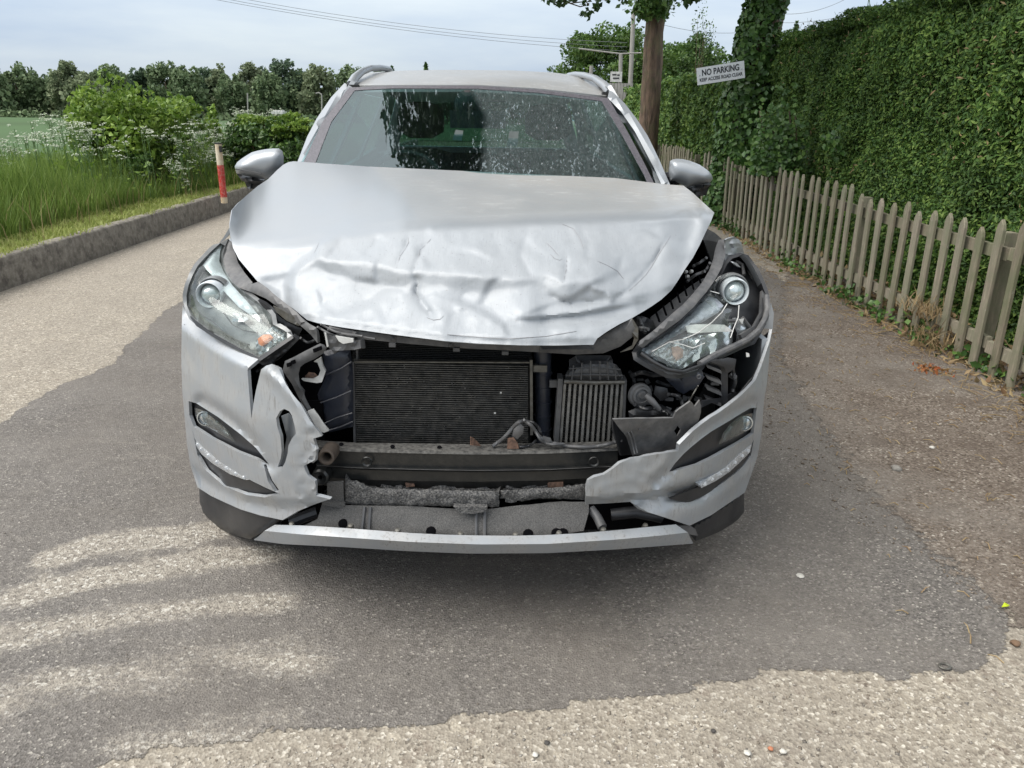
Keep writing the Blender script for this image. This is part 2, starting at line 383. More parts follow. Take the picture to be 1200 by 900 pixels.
M['leaf_far3'] = leafm('far_leaf_dark', [(.065, .105, .065), (.09, .14, .08), (.12, .175, .095)], .7, .25)
M['leaf_mid'] = leafm('mid_leaf', [(.04, .09, .02), (.08, .15, .03), (.13, .21, .045)], .5, .3)
M['leaf_crown'] = leafm('crown_leaf', [(.025, .06, .015), (.04, .09, .022), (.06, .12, .03)], .5, .2)
M['grass'] = leafm('grass_blade', [(.10, .17, .03), (.17, .26, .05), (.27, .35, .09)], .5, .35)
M['grass_short'] = leafm('short_grass_blade', [(.24, .30, .07), (.36, .42, .11), (.50, .50, .20)], .6, .3)
M['flower'] = leafm('white_flower', [(.34, .40, .26), (.50, .54, .42), (.66, .68, .60)], .6, .3)
M['straw'] = leafm('dry_straw', [(.28, .20, .10), (.40, .31, .17), (.22, .13, .07)], .8, .2)
M['redleaf'] = leafm('red_leaf', [(.45, .10, .04), (.35, .16, .06), (.30, .2, .08)], .6, .2)
M['pebble'] = leafm('pebble', [(.16, .13, .10), (.34, .30, .24), (.52, .48, .42), (.10, .09, .08)], .8, 0)
M['pebble_dark'] = leafm('soil_crumb', [(.10, .075, .055), (.20, .16, .12), (.32, .27, .22)], .9, 0)
M['bark'] = stuffm('bark', (.20, .135, .095), .9, var=.5, vscale=14, col2=(.065, .045, .034), bmp=1, bscale=30, stretch=(1, 1, .22), dirt=(.10, .12, .045), dirt_amt=.6, dscale=5)
M['wood'] = None
def wood():
    m, t, b, out = new_mat('weathered_picket_wood'); co = coords(t, 'World', (1, 1, .08))
    g = tnoise(t, co, 70, 6, .7); oi = nn(t, 'ShaderNodeObjectInfo')
    c = ramp(t, g, [(.3, (.13, .11, .085)), (.5, (.21, .175, .125)), (.7, (.36, .315, .235))])
    al = tnoise(t, coords(t, 'World'), 7, 6, .7); c = mixc(t, ramp(t, al, [(.38, 0.0), (.62, .8)]), c, (.13, .15, .075))
    c = mixc(t, .3, c, ramp(t, oi.outputs['Random'], [(0, (.13, .12, .08)), (1, (.34, .31, .26))]))
    wh = tnoise(t, coords(t, 'World', (1, 1, .25)), 60, 6, .8); c = mixc(t, ramp(t, wh, [(.63, 0.0), (.72, .8)]), c, (.5, .49, .46))
    t.links.new(c, b.inputs['Base Color']); b.inputs['Roughness'].default_value = .85; bump(t, b, g, .6, .004); return m
M['wood'] = wood()

# ------------------------------------------------------------ the ground
def chips(t, co, scale, stops):
    v = nn(t, 'ShaderNodeTexVoronoi', Scale=scale); v.feature = 'F1'; t.links.new(co, v.inputs[0])
    s = nn(t, 'ShaderNodeSeparateColor'); t.links.new(v.outputs['Color'], s.inputs[0])
    return ramp(t, s.outputs[0], stops), v.outputs['Distance'], s.outputs[1]
def concrete_mat():
    m, t, b, out = new_mat('exposed_aggregate_concrete'); co = coords(t, 'World')
    c, d, r = chips(t, co, 130, [(0, (.07, .058, .045)), (.14, (.19, .165, .13)), (.6, (.265, .235, .19)), (.9, (.38, .345, .285)), (1, (.62, .58, .50))])
    c2, d2, r2 = chips(t, co, 48, [(0, (.10, .06, .04)), (.08, (.23, .20, .16)), (.88, (.255, .22, .17)), (1, (.52, .46, .36))])
    c = mixc(t, .32, c, c2)
    n = tnoise(t, co, 2.2, 7, .65); c = mixc(t, ramp(t, n, [(.35, 0.0), (.7, .4)]), c, (.19, .168, .14))
    n3 = tnoise(t, co, 260, 2, .7); c = mixc(t, ramp(t, n3, [(.62, 0.0), (.75, .7)]), c, (.08, .07, .06))
    t.links.new(c, b.inputs['Base Color']); b.inputs['Roughness'].default_value = .9
    bump(t, b, math_(t, 'ADD', d, math_(t, 'MULTIPLY', n3, .5)), .7, .004); return m
def asphalt_mat():
    m, t, b, out = new_mat('patched_asphalt'); co = coords(t, 'World')
    c, d, r = chips(t, co, 160, [(0, (.06, .054, .048)), (.25, (.105, .095, .085)), (.75, (.150, .136, .123)), (.95, (.225, .207, .186)), (1, (.42, .39, .34))])
    n = tnoise(t, co, 1.7, 7, .6); c = mixc(t, ramp(t, n, [(.35, 0.0), (.7, .6)]), c, (.20, .18, .158)); c = mixc(t, ramp(t, tnoise(t, co, .8, 6, .7), [(.42, 0.0), (.62, .5)]), c, (.105, .09, .075)); c = mixc(t, ramp(t, tnoise(t, co, 14, 6, .75), [(.5, 0.0), (.72, .45)]), c, (.23, .21, .18))
    st = tnoise(t, coords(t, 'World', (.7, 3.5, 1)), 3.2, 7, .65)
    wn = math_(t, 'ADD', attr(t, 'worn'), math_(t, 'MULTIPLY', math_(t, 'SUBTRACT', st, .5), 1.0))
    fine = tnoise(t, co, 55, 6, .8); wn = math_(t, 'ADD', wn, math_(t, 'MULTIPLY', math_(t, 'SUBTRACT', fine, .5), .9))
    wf = ramp(t, wn, [(.42, 0.0), (.72, .9)])
    tan, d2, r2 = chips(t, co, 110, [(0, (.16, .14, .115)), (.3, (.27, .24, .20)), (.8, (.36, .325, .27)), (1, (.55, .52, .46))])
    c = mixc(t, wf, c, tan)
    n3 = tnoise(t, co, 240, 2, .75); c = mixc(t, ramp(t, n3, [(.60, 0.0), (.76, .6)]), c, (.04, .037, .034))
    t.links.new(c, b.inputs['Base Color']); b.inputs['Roughness'].default_value = .82
    bump(t, b, math_(t, 'ADD', math_(t, 'ADD', d, n3), math_(t, 'MULTIPLY', fine, 1.2)), .8, .005)
    edge_alpha(t, b, out, co, 60); return m
def edge_alpha(t, b, out, co, sc):
    e = attr(t, 'edge'); n = tnoise(t, co, sc, 6, .75)
    a = math_(t, 'GREATER_THAN', math_(t, 'ADD', e, math_(t, 'MULTIPLY', math_(t, 'SUBTRACT', n, .5), 1.2)), .5)
    tr = nn(t, 'ShaderNodeBsdfTransparent'); mx_ = nn(t, 'ShaderNodeMixShader'); t.links.new(a, mx_.inputs[0]); t.links.new(tr.outputs[0], mx_.inputs[1]); t.links.new(b.outputs[0], mx_.inputs[2]); t.links.new(mx_.outputs[0], out.inputs[0])
def dirt_mat():
    m, t, b, out = new_mat('trodden_earth_and_grit'); co = coords(t, 'World')
    c, d, r = chips(t, co, 120, [(0, (.06, .044, .032)), (.25, (.135, .108, .085)), (.75, (.205, .17, .138)), (.95, (.30, .26, .215)), (1, (.52, .48, .41))])
    n = tnoise(t, co, 3, 8, .7); c = mixc(t, ramp(t, n, [(.4, 0.0), (.66, .7)]), c, (.085, .062, .046))
    n2 = tnoise(t, co, 1.1, 4); c = mixc(t, ramp(t, n2, [(.45, 0.0), (.65, .55)]), c, (.22, .20, .175))
    n3 = tnoise(t, co, 150, 3, .8); c = mixc(t, ramp(t, n3, [(.58, 0.0), (.70, .8)]), c, (.035, .025, .018))
    t.links.new(c, b.inputs['Base Color']); b.inputs['Roughness'].default_value = .95
    bump(t, b, math_(t, 'ADD', math_(t, 'ADD', d, n3), math_(t, 'MULTIPLY', n, 2)), .9, .006)
    edge_alpha(t, b, out, co, 18); return m
M['concrete'] = concrete_mat(); M['asphalt'] = asphalt_mat(); M['dirt'] = dirt_mat()
M['kerb'] = stuffm('old_kerb_concrete', (.19, .17, .14), .9, var=.6, vscale=9, col2=(.085, .073, .06), bmp=.5, bscale=70, dirt=(.34, .31, .26), dirt_amt=.7, dscale=22)
M['field'] = stuffm('young_crop_field', (.075, .108, .062), .9, var=.25, vscale=.05, col2=(.085, .13, .07), bmp=0, stretch=(1, .15, 1)); M['field'].node_tree.nodes['Principled BSDF'].inputs['Specular IOR Level'].default_value = 0
M['soil'] = stuffm('verge_soil', (.12, .13, .05), .95, var=.5, vscale=3, col2=(.09, .065, .04))

def sheet(name, outline, z, mat, step, attrs=None):
    v, f = tri2([(x*100, y*100) for x, y in outline], (), step*100); v = v/100
    V = np.column_stack([v, np.full(len(v), z)]); a, b_, c_ = V[f[:, 0]], V[f[:, 1]], V[f[:, 2]]
    if np.cross(b_-a, c_-a)[:, 2].sum() < 0: f = f[:, ::-1]
    at = {k: g(v[:, 0], v[:, 1]) for k, g in (attrs or {}).items()}
    return mk(name, V, f, mat, None, False, attrs=at)
def gpix(s): return [tuple(G(x, y)[:2]) for x, y in poly(s)]
def gz(x, y): return (-.012 if x > -6.5 else -.25)-max(0, y-25)*.0095
def gsheet(name, xs, ys, up, mat):
    V = [(x, y, gz(x, y)+up) for y in ys for x in xs]; n = len(xs)
    return tag(mk(name, V, [(j*n+i, j*n+i+1, (j+1)*n+i+1, (j+1)*n+i) for j in range(len(ys)-1) for i in range(n-1)], mat, None, False), kind='structure')
gsheet('ground', [-900, -320, -60, -7.5, -5.0, 6, 60, 900], [-60, 9, 25, 60, 185, 420, 900], 0, M['soil'])
gsheet('field', [-320, -60, -7.5], [8, 25, 60, 185, 260], .03, M['field'])   # the crop falls away a little behind the verge
gsheet('field', [-7.5, -5.0, 6, 60], [42, 60, 185, 260], .03, M['field'])
tag(sheet('access_road', [(-4.2, -6), (6, -6), (6, 3), (3.1, 8), (3.1, 30), (-4.2, 30)], 0, M['concrete'], 2), kind='structure')
asph = gpix('215,350 185,367 162,390 137,410 132,422 107,435 60,454 30,471 0,492 -160,590 -420,900 -400,1100 143,1010 100,920 143,899 233,884 300,873 367,866 413,866 483,858 557,852 607,843 667,838 710,835 800,819 880,804 911,797 978,797 1035,804 1084,802 1133,798 1160,789 1176,776 1190,765 1200,740 1180,650 1150,560 1000,400 910,320')
asph += [(1.9, 12), (-.8, 12)]
ASPH = asph
def wiggle(pl, amp, st):
    q = resample(pl, st); return [(x+amp*noise.noise(Vector((x*9, y*9, 3))), y+amp*noise.noise(Vector((x*9, y*9, 8)))) for x, y in q]
asph = wiggle(asph, .005, .05)
WS = [('60,655 120,637 180,632 255,622', .055, 1.2), ('20,700 100,680 180,668 250,655 320,650', .055, 1.05), ('-20,752 60,740 150,722 230,713 330,705', .065, .75), ('-20,830 60,800 150,790 270,775 360,770', .09, .62), ('150,880 250,860 330,850', .09, .58),
      ('1080,690 1040,650 980,660', .06, .4), ('860,660 950,670 1010,690', .07, .42), ('60,490 150,530 200,560', .15, .35), ('-50,860 100,865', .08, .3), ('420,760 560,770 700,780 800,770', .12, .22)]
def worn(x, y):
    w = .10+.10*np.clip((2.6-y)/1.2, 0, 1)*np.clip((-.1-x)/1.0, 0, 1)
    for s, wd, a in WS:
        pl = [tuple(G(px, py)[:2]) for px, py in poly(s)]; w = np.maximum(w, a*np.exp(-(dist(x, y, pl)/(wd*1.5))**2))
    return w
def edgef(pl, w): return lambda x, y: np.clip(dist(x, y, pl, True)/w, 0, 1)
tag(sheet('asphalt_patch', asph, .002, M['asphalt'], .07, {'worn': worn, 'edge': edgef(asph, .022)}), kind='structure')
dirt = gpix('905,300 880,420 930,520 985,600 1040,655 1084,688 1111,716 1138,748 1164,780 1200,820 1400,950') + [(3.4, 1.2), (6, 2), (6, 3), (3.3, 8), (3.3, 26), (2.2, 26)]
dirt = wiggle(dirt, .08, .1)
tag(sheet('dirt_verge', dirt, .004, M['dirt'], .09, {'edge': edgef(dirt, .34)}), kind='structure')
def kerb():
    ys = np.concatenate([np.arange(-2, 16, .12), np.arange(16, 34, 1.0)]); rows = []
    prof = [(-4.24, -.05), (-4.25, .245), (-4.23, .262), (-4.135, .262), (-4.115, .245), (-4.10, -.05)]
    for i, (px, pz) in enumerate(prof):
        rows.append(np.array([(px + .006*noise.noise(Vector((i*2, y*2.2, 0))) + .006*noise.noise(Vector((i, y*9, 2))), y, pz + (.006*noise.noise(Vector((y*2.5, i, 5))) if pz > 0 else 0)) for y in ys]))
    o = loft('kerb', rows, M['kerb'], smooth=True, angle=60); tag(o, kind='structure')
kerb()
tag(mk('verge', [(-4.22, -2, .22), (-4.22, 34, .22), (-6.2, 34, .20), (-6.2, -2, .20), (-7.5, 34, .0), (-7.5, -2, 0)], [(0, 3, 2, 1), (3, 5, 4, 2)], M['soil'], None, False), kind='structure')

# ------------------------------------------------------------ foliage machinery
def leafcloud(name, pos, size, mat, parent=None, nrm=None, aspect=.55, kind='stuff', origin=None, droop=0.0, spread=1.0):
    pos = np.asarray(pos, float); N = len(pos); size = np.broadcast_to(np.asarray(size, float), (N,))
    r = rng.normal(size=(N, 3)); nn_ = r if nrm is None else np.asarray(nrm)+r*spread*.6
    nn_ /= np.linalg.norm(nn_, axis=1)[:, None]+1e-9
    a = rng.normal(size=(N, 3)); a[:, 2] -= droop; a -= nn_*np.einsum('ij,ij->i', a, nn_)[:, None]; a /= np.linalg.norm(a, axis=1)[:, None]+1e-9
    b = np.cross(nn_, a); s = size[:, None]
    V = np.empty((N, 4, 3)); V[:, 0] = pos - a*s*.5; V[:, 1] = pos + b*s*aspect*.5 + nn_*s*.12; V[:, 2] = pos + a*s*.5; V[:, 3] = pos - b*s*aspect*.5 + nn_*s*.12
    c = (pos.min(0)+pos.max(0))/2 if origin is None else np.asarray(origin)
    idx = (np.arange(N)*4)[:, None] + np.array([0, 1, 2, 0, 2, 3])[None]
    me = bpy.data.meshes.new(name); me.vertices.add(N*4); me.vertices.foreach_set('co', (V-c).reshape(-1))
    me.loops.add(N*6); me.loops.foreach_set('vertex_index', idx.reshape(-1).astype(np.int32))
    me.polygons.add(N*2); me.polygons.foreach_set('loop_start', (np.arange(N*2)*3).astype(np.int32)); me.polygons.foreach_set('loop_total', np.full(N*2, 3, np.int32))
    me.materials.append(mat); me.update(calc_edges=True)
    o = bpy.data.objects.new(name, me); C.objects.link(o); _loc(o, tuple(c), parent)
    if kind: o['kind'] = kind
    return o
def blob(c, r, n, clumps=40, cr=.35, flatb=.0):
    """leaf positions gathered in clumps near the surface and through the volume of an ellipsoid"""
    c = np.array(c); r = np.array(r, float)
    d = rng.normal(size=(clumps, 3)); d /= np.linalg.norm(d, axis=1)[:, None]
    cc = c + d*r*(rng.uniform(.35, 1.0, (clumps, 1))**.6)
    k = rng.integers(0, clumps, n); q = rng.normal(size=(n, 3)); q /= np.linalg.norm(q, axis=1)[:, None]
    sz = rng.uniform(.6, 1.35, clumps)[k][:, None]
    p = cc[k] + q*(rng.uniform(.3, 1, (n, 1))**.5)*r*cr*sz
    return p, q
def blades(name, pos, h, w, mat, lean=.35, parent=None, kind='stuff'):
    pos = np.asarray(pos, float); N = len(pos); h = np.broadcast_to(h, (N,)); an = rng.uniform(0, 2*np.pi, N)
    side = np.column_stack([np.cos(an), np.sin(an), np.zeros(N)])*np.broadcast_to(w, (N,))[:, None]*.5
    la = rng.uniform(0, 2*np.pi, N); ld = np.column_stack([np.cos(la), np.sin(la), np.zeros(N)])*(h*rng.uniform(.1, 1, N)*lean)[:, None]
    up = np.zeros((N, 3)); up[:, 2] = h
    V = np.empty((N, 5, 3)); V[:, 0] = pos-side; V[:, 1] = pos+side; mid = pos+up*.55+ld*.35; V[:, 2] = mid-side*.8; V[:, 3] = mid+side*.8; V[:, 4] = pos+up*.95+ld
    c = (pos.min(0)+pos.max(0))/2
    idx = (np.arange(N)*5)[:, None] + np.array([0, 1, 3, 0, 3, 2, 2, 3, 4])[None]
    me = bpy.data.meshes.new(name); me.vertices.add(N*5); me.vertices.foreach_set('co', (V-c).reshape(-1))
    me.loops.add(N*9); me.loops.foreach_set('vertex_index', idx.reshape(-1).astype(np.int32))
    me.polygons.add(N*3); me.polygons.foreach_set('loop_start', (np.arange(N*3)*3).astype(np.int32)); me.polygons.foreach_set('loop_total', np.full(N*3, 3, np.int32))
    me.materials.append(mat); me.update(calc_edges=True)
    o = bpy.data.objects.new(name, me); C.objects.link(o); _loc(o, tuple(c), parent)
    if kind: o['kind'] = kind
    return o

# ------------------------------------------------------------ clipped hedges
def hedge(name, label, x0, x1, y0, y1, z1, n, ls, core, xface=None):
    r = empty(name, ((x0+x1)/2, (y0+y1)/2, 0)); tag(r, label, 'hedge')
    ys = np.arange(y0, y1+.01, .25); rows = []
    def wob(y, z, a=.10): return a*noise.noise(Vector((y*.9, z*1.3, 4)))+a*.5*noise.noise(Vector((y*2.6, z*3, 9)))
    prof = [(x0+.28, 0), (x0+.24, z1*.3), (x0+.24, z1*.7), (x0+.32, z1*.9), (x0+.6, z1-.16), (x1, z1-.2), (x1, 0)]
    for i, (x, z) in enumerate(prof): rows.append(np.array([(x+(wob(y, z) if i < 5 else 0), y, z+(wob(y, 7) if z > z1*.8 else 0)) for y in ys]))
    loft('dark_core', rows, core, r, angle=80)  # solid dark backing; the hedge's inner shade is put into its colour
    # sprays over the face and the rounded top
    t = rng.uniform(0, 1, n); y = rng.uniform(y0, y1, n); f = t < .78
    z = np.where(f, (t/.78)*z1, z1); x = np.where(f, x0, x0+(t-.78)/.22*1.0)
    sh = np.clip((z-(z1-.35))/.35, 0, 1)*f; x = x+sh**2*.22
    z = np.where(f, z-sh**2*.02, z - .05*((x-x0-.2)**2))
    wv = np.array([wob(a, b) for a, b in zip(y, np.where(f, z, 7))])
    d = rng.uniform(-.01, .13, n); lump = np.array([noise.noise(Vector((a*4, b*4, c*4))) for a, b, c in zip(x, y, z)])*.07
    px = x + np.where(f, wv + d + lump, 0); pz = z + np.where(f, 0, wv - d + lump)
    nr = np.where(f[:, None], np.array([[-1, -.15, .45]]), np.array([[-.35, 0, 1.0]]))
    sz = ls*rng.uniform(.5, 1.5, n)
    leafcloud('foliage', np.column_stack([px, y, pz]), sz, M['leaf_hedge'], r, nr, aspect=.42, spread=1.3)
    m = int(n*.004); y = rng.uniform(y0, y1, m); z = rng.uniform(.2, z1, m); c0 = np.array([noise.noise(Vector((a*1.7, b*1.7, 21))) for a, b in zip(y, z)]); k = c0 > .12
    leafcloud('dead_sprays', np.column_stack([np.full(k.sum(), x0-.05), y[k], z[k]])+rng.normal(size=(k.sum(), 3))*.05, rng.uniform(.02, .06, k.sum()), M['straw'], r, None, aspect=.3)
    tw = MB()
    for _ in range(90):
        yy = rng.uniform(y0, y1); zz = z1+rng.uniform(-.25, .0); a = np.array([x0+rng.uniform(.0, .6), yy, zz]); b_ = a+np.array([rng.uniform(-.12, .05), rng.uniform(-.1, .1), rng.uniform(.12, .3)]); tw.tube([a, (a+b_)/2+rng.normal(size=3)*.01, b_], [.004, .003, .001], 4, False)
    tw.build('stray_shoot', M['grass_stem'], r)['kind'] = 'stuff'
    return r
M['grass_stem'] = stuffm('green_stem', (.10, .18, .05), .7, bmp=0)
core = stuffm('hedge_core_shade', (.012, .018, .008), .95, bmp=0)  # near-black green painted as the shade behind the leaves
hedge('clipped_hedge', 'tall dense green clipped hedge behind the picket fence on the right', 3.22, 4.7, 1.6, 10.4, 2.38, 380000, .038, core)
hedge('clipped_hedge', 'darker clipped hedge further back, between the two tree trunks and the fence end', 3.15, 4.5, 10.9, 24, 2.08, 60000, .085, core)

# ------------------------------------------------------------ the two trunks on the right, with overhanging crowns
def tree_right(name, label, pts, rad, ivy, crown_c, crown_r, ncr, barelimb=None):
    r = empty(name, pts[0]); tag(r, label, 'tree')
    mb = MB(); P_ = [Vector(p) for p in pts]; q = []; rr = []
    for i in range(len(P_)-1):
        for k in range(8): q.append(P_[i].lerp(P_[i+1], k/8)); rr.append(rad[i]+(rad[i+1]-rad[i])*k/8)
    q.append(P_[-1]); rr.append(rad[-1]); mb.tube(q, rr, 18)
    for i, v in enumerate(mb.V):
        n = noise.noise(Vector(v)*3.0)*.03+noise.noise(Vector(v)*11)*.012; c = q[min(i//18, len(q)-1)]
        w = Vector(v)-c; mb.V[i] = tuple(Vector(v)+w.normalized()*n) if w.length > 1e-6 else v
    mb.build('trunk', M['bark'], r, angle=80)
    lb = MB(); top = P_[-1]; cc = Vector(crown_c)
    for k in range(9):
        e = cc + Vector((rng.uniform(-1, 1)*crown_r[0]*.8, rng.uniform(-1, 1)*crown_r[1]*.8, rng.uniform(-.2, .7)*crown_r[2]))
        a = top.lerp(P_[-2], rng.uniform(0, .25)); m_ = a.lerp(e, .5)+Vector((0, 0, .5)); pts_ = [a, a.lerp(m_, .5)+Vector((0, 0, .2)), m_, m_.lerp(e, .5), e]
        lb.tube(pts_, [.09, .07, .05, .03, .012], 7)
    lb.build('limb', M['bark'], r, angle=80)['kind'] = 'stuff'
    p, nr = blob(crown_c, crown_r, ncr, 420, .14)
    p = p[p[:, 2] > 2.75+.16*np.maximum(p[:, 1], 0)*1.0]
    leafcloud('crown', p, rng.uniform(.045, .095, len(p)), M['leaf_crown'], r, None, aspect=.6)
    return r
t1 = tree_right('tree', 'straight brown tree trunk with ivy tuft at its top, nearest the windscreen', [(2.56, 15.5, 0), (2.57, 15.5, 1.6), (2.55, 15.5, 3.6), (2.54, 15.4, 6.0)], [.24, .190, .175, .15], None, (.6, 12.0, 6.4), (3.2, 3.2, 2.2), 50000)
t2 = tree_right('tree', 'ivy-clad leaning tree trunk carrying the white no parking sign', [(2.93, 10.65, 0), (3.02, 10.62, 1.4), (3.18, 10.6, 2.7), (3.55, 10.5, 4.4)], [.25, .20, .19, .16], None, (1.0, 7.6, 6.4), (3.2, 3.0, 2.6), 150000)
def ivy(parent, axis, rad, n, ls, z0, z1, name='ivy'):
    a = np.array(axis, float); z = rng.uniform(z0, z1, n)
    cx = np.interp(z, a[:, 2], a[:, 0]); cy = np.interp(z, a[:, 2], a[:, 1]); w = rng.uniform(0, 2*np.pi, n)
    lump = np.array([noise.noise(Vector((math.cos(b)*1.3, math.sin(b)*1.3, c*1.7))) for b, c in zip(w, z)])
    r_ = (np.interp(z, [z0, z1], rad) if hasattr(rad, '__len__') else rad)+lump*.10+rng.uniform(-.04, .05, n)
    if z0 < 1:
        k = ~((np.cos(w) > .6) & (z > 1.95)); z, cx, cy, w, r_ = z[k], cx[k], cy[k], w[k], r_[k]; n = len(z)
    nr = np.column_stack([np.cos(w), np.sin(w), np.full(n, .25)])
    return leafcloud(name, np.column_stack([cx+r_*np.cos(w), cy+r_*np.sin(w), z]), ls*rng.uniform(.5, 1.3, n), M['leaf_ivy'], parent, nr, aspect=.8, spread=.8)
ivy(t2, [(2.93, 10.6, 0), (3.0, 10.55, 1.4), (3.14, 10.55, 2.7), (3.42, 10.5, 4.4)], (.29, .27), 13000, .085, .05, 4.3)
ivy(t1, [(2.56, 15.5, 3.0), (2.55, 15.4, 6)], (.22, .5), 2200, .10, 3.15, 5.0)
# bare reddish second stem beside the ivy trunk
mb = MB(); mb.tube([P(890, 82, 10.7), P(893, 55, 10.7), P(897, 35, 10.7), P(905, 10, 10.6), P(912, -20, 10.5)], [.05, .075, .085, .10, .12], 12); mb.tube([P(884, 60, 10.6), P(893, 58, 10.5), P(899, 62, 10.55)], .012, 6); mb.build('bare_stem', M['rust'] if False else stuffm('reddish_bark', (.20, .12, .085), .9, var=.5, vscale=30, bmp=.8, bscale=60), t2)
# hanging twigs of the near tree at the top edge
tw = MB(); lp = []
for s in ('640,-14 655,-2 668,4 684,2', '684,-8 687,2 690,6', '668,4 680,8 687,6', '600,-30 640,-14 700,-8 760,-20', '790,-16 800,-6 806,-4', '806,-14 816,-6 822,-4'):
    pl = poly(s); tw.tube([P(x, y, 11.0) for x, y in pl], .008, 5)
tw.build('twig', M['bark'], t2)['kind'] = 'stuff'
for cx_, cy_, r_, n_ in ((646, -1, 5, 16), (654, 3, 4, 12), (661, 1, 5, 14), (684, 4, 4, 8), (687, 17, 5, 22), (699, 9, 4, 12), (700, 0, 5, 14), (728, -4, 9, 26), (710, -5, 7, 20), (804, 1, 6, 22), (818, -1, 5, 16), (812, -6, 8, 20), (640, -8, 9, 20), (674, -8, 8, 24)):
    for _ in range(n_): lp.append(P(cx_+rng.normal()*r_*.55, cy_+rng.normal()*r_*.55, 11+rng.uniform(-.15, .15)))
leafcloud('twig_leaves', lp, rng.uniform(.05, .11, len(lp)), M['leaf_crown'], t2, None, aspect=.7)
lp = [P(763+rng.normal()*11, 6+rng.normal()*8, 15.2+rng.uniform(-.3, .3)) for _ in range(900)]
leafcloud('ivy', lp, rng.uniform(.06, .13, len(lp)), M['leaf_ivy'], t1, None, aspect=.8)

# sign on the ivy trunk
sg = empty('no_parking_sign', tuple(P(844, 86, 10.12))); tag(sg, 'white no parking sign fixed to the ivy-clad trunk', 'sign')
def quadmap(q, Y):
    q = np.array(q, float)
    A, B_, D = P(q[0][0], q[0][1], Y), P(q[1][0], q[1][1], Y-.05), P(q[3][0], q[3][1], Y+.0); return A, B_-A, D-A
sA, sX, sY = quadmap([(816, 80), (872, 71), (872, 92), (817.5, 100)], 10.15)
sN = np.cross(sX, sY); sN /= np.linalg.norm(sN); sN = sN if sN[1] < 0 else -sN
V = [sA, sA+sX, sA+sX+sY, sA+sY]; V = V + [v-sN*.012 for v in V]
fix(mk('board', V, [(0, 1, 2, 3), (7, 6, 5, 4), (0, 4, 5, 1), (1, 5, 6, 2), (2, 6, 7, 3), (3, 7, 4, 0)], stuffm('white_sign_enamel', (.84, .85, .86), .4, var=.05, bmp=0, dirt=(.5, .5, .42), dirt_amt=.3), sg, False))
ink = stuffm('black_sign_ink', (.03, .03, .035), .5, bmp=0)
def text(body, centre, width, ex, ey, nrm, mat, parent, name='lettering'):
    cu = bpy.data.curves.new(name, 'FONT'); cu.body = body; cu.align_x = 'CENTER'; cu.align_y = 'CENTER'; cu.extrude = .0008; cu.offset = .028
    ob = bpy.data.objects.new(name, cu); C.objects.link(ob); bpy.context.view_layer.update()
    w = ob.dimensions.x; k = width/w; ex = Vector(ex).normalized(); n_ = Vector(nrm).normalized(); ey = n_.cross(ex)
    dg = bpy.context.evaluated_depsgraph_get(); me = bpy.data.meshes.new_from_object(ob.evaluated_get(dg)); bpy.data.objects.remove(ob)
    v = np.array([tuple(p.co) for p in me.vertices]); V = np.array(centre)+v[:, :1]*k*np.array(ex)+v[:, 1:2]*k*1.3*np.array(ey)+v[:, 2:]*k*np.array(n_)
    f = [tuple(p.vertices) for p in me.polygons]; return mk(name, V, f, mat, parent, False)
text('NO PARKING', sA+sX*.5+sY*.34+sN*.002, np.linalg.norm(sX)*.78, sX, sY, sN, ink, sg)
text('KEEP ACCESS ROAD CLEAR', sA+sX*.5+sY*.74+sN*.002, np.linalg.norm(sX)*.90, sX, sY, sN, ink, sg)
sc_ = MB()
for u in (.06, .94): sc_.lathe(sA+sX*u+sY*.45, sN, [(0, .004), (.008, .003), (.009, 0)], 10)
sc_.build('screw', M['chrome'], sg)['kind'] = 'stuff'

# ------------------------------------------------------------ picket fence
def picket_mesh(h, w=.064, t=.022):
    pr = [(-w/2, 0), (w/2, 0), (w/2, h-.06), (w*.36, h-.03), (0, h), (-w*.36, h-.03), (-w/2, h-.06)]
    V = [(-t/2, y, z) for y, z in pr]+[(t/2, y, z) for y, z in pr]; n = 7
    Fc = [tuple(range(n)), tuple(range(2*n-1, n-1, -1))]+[(i, i+n, (i+1) % n+n, (i+1) % n) for i in range(n)]
    me = bpy.data.meshes.new('picket'); me.from_pydata(V, [], Fc); me.materials.append(M['wood']); bm = bmesh.new(); bm.from_mesh(me)
    bmesh.ops.recalc_face_normals(bm, faces=bm.faces); bmesh.ops.bevel(bm, geom=[e for e in bm.edges], offset=.003, segments=1, affect='EDGES'); bm.to_mesh(me); bm.free(); return me
PM = [picket_mesh(h) for h in (.90, .915, .93, .88, .86)]
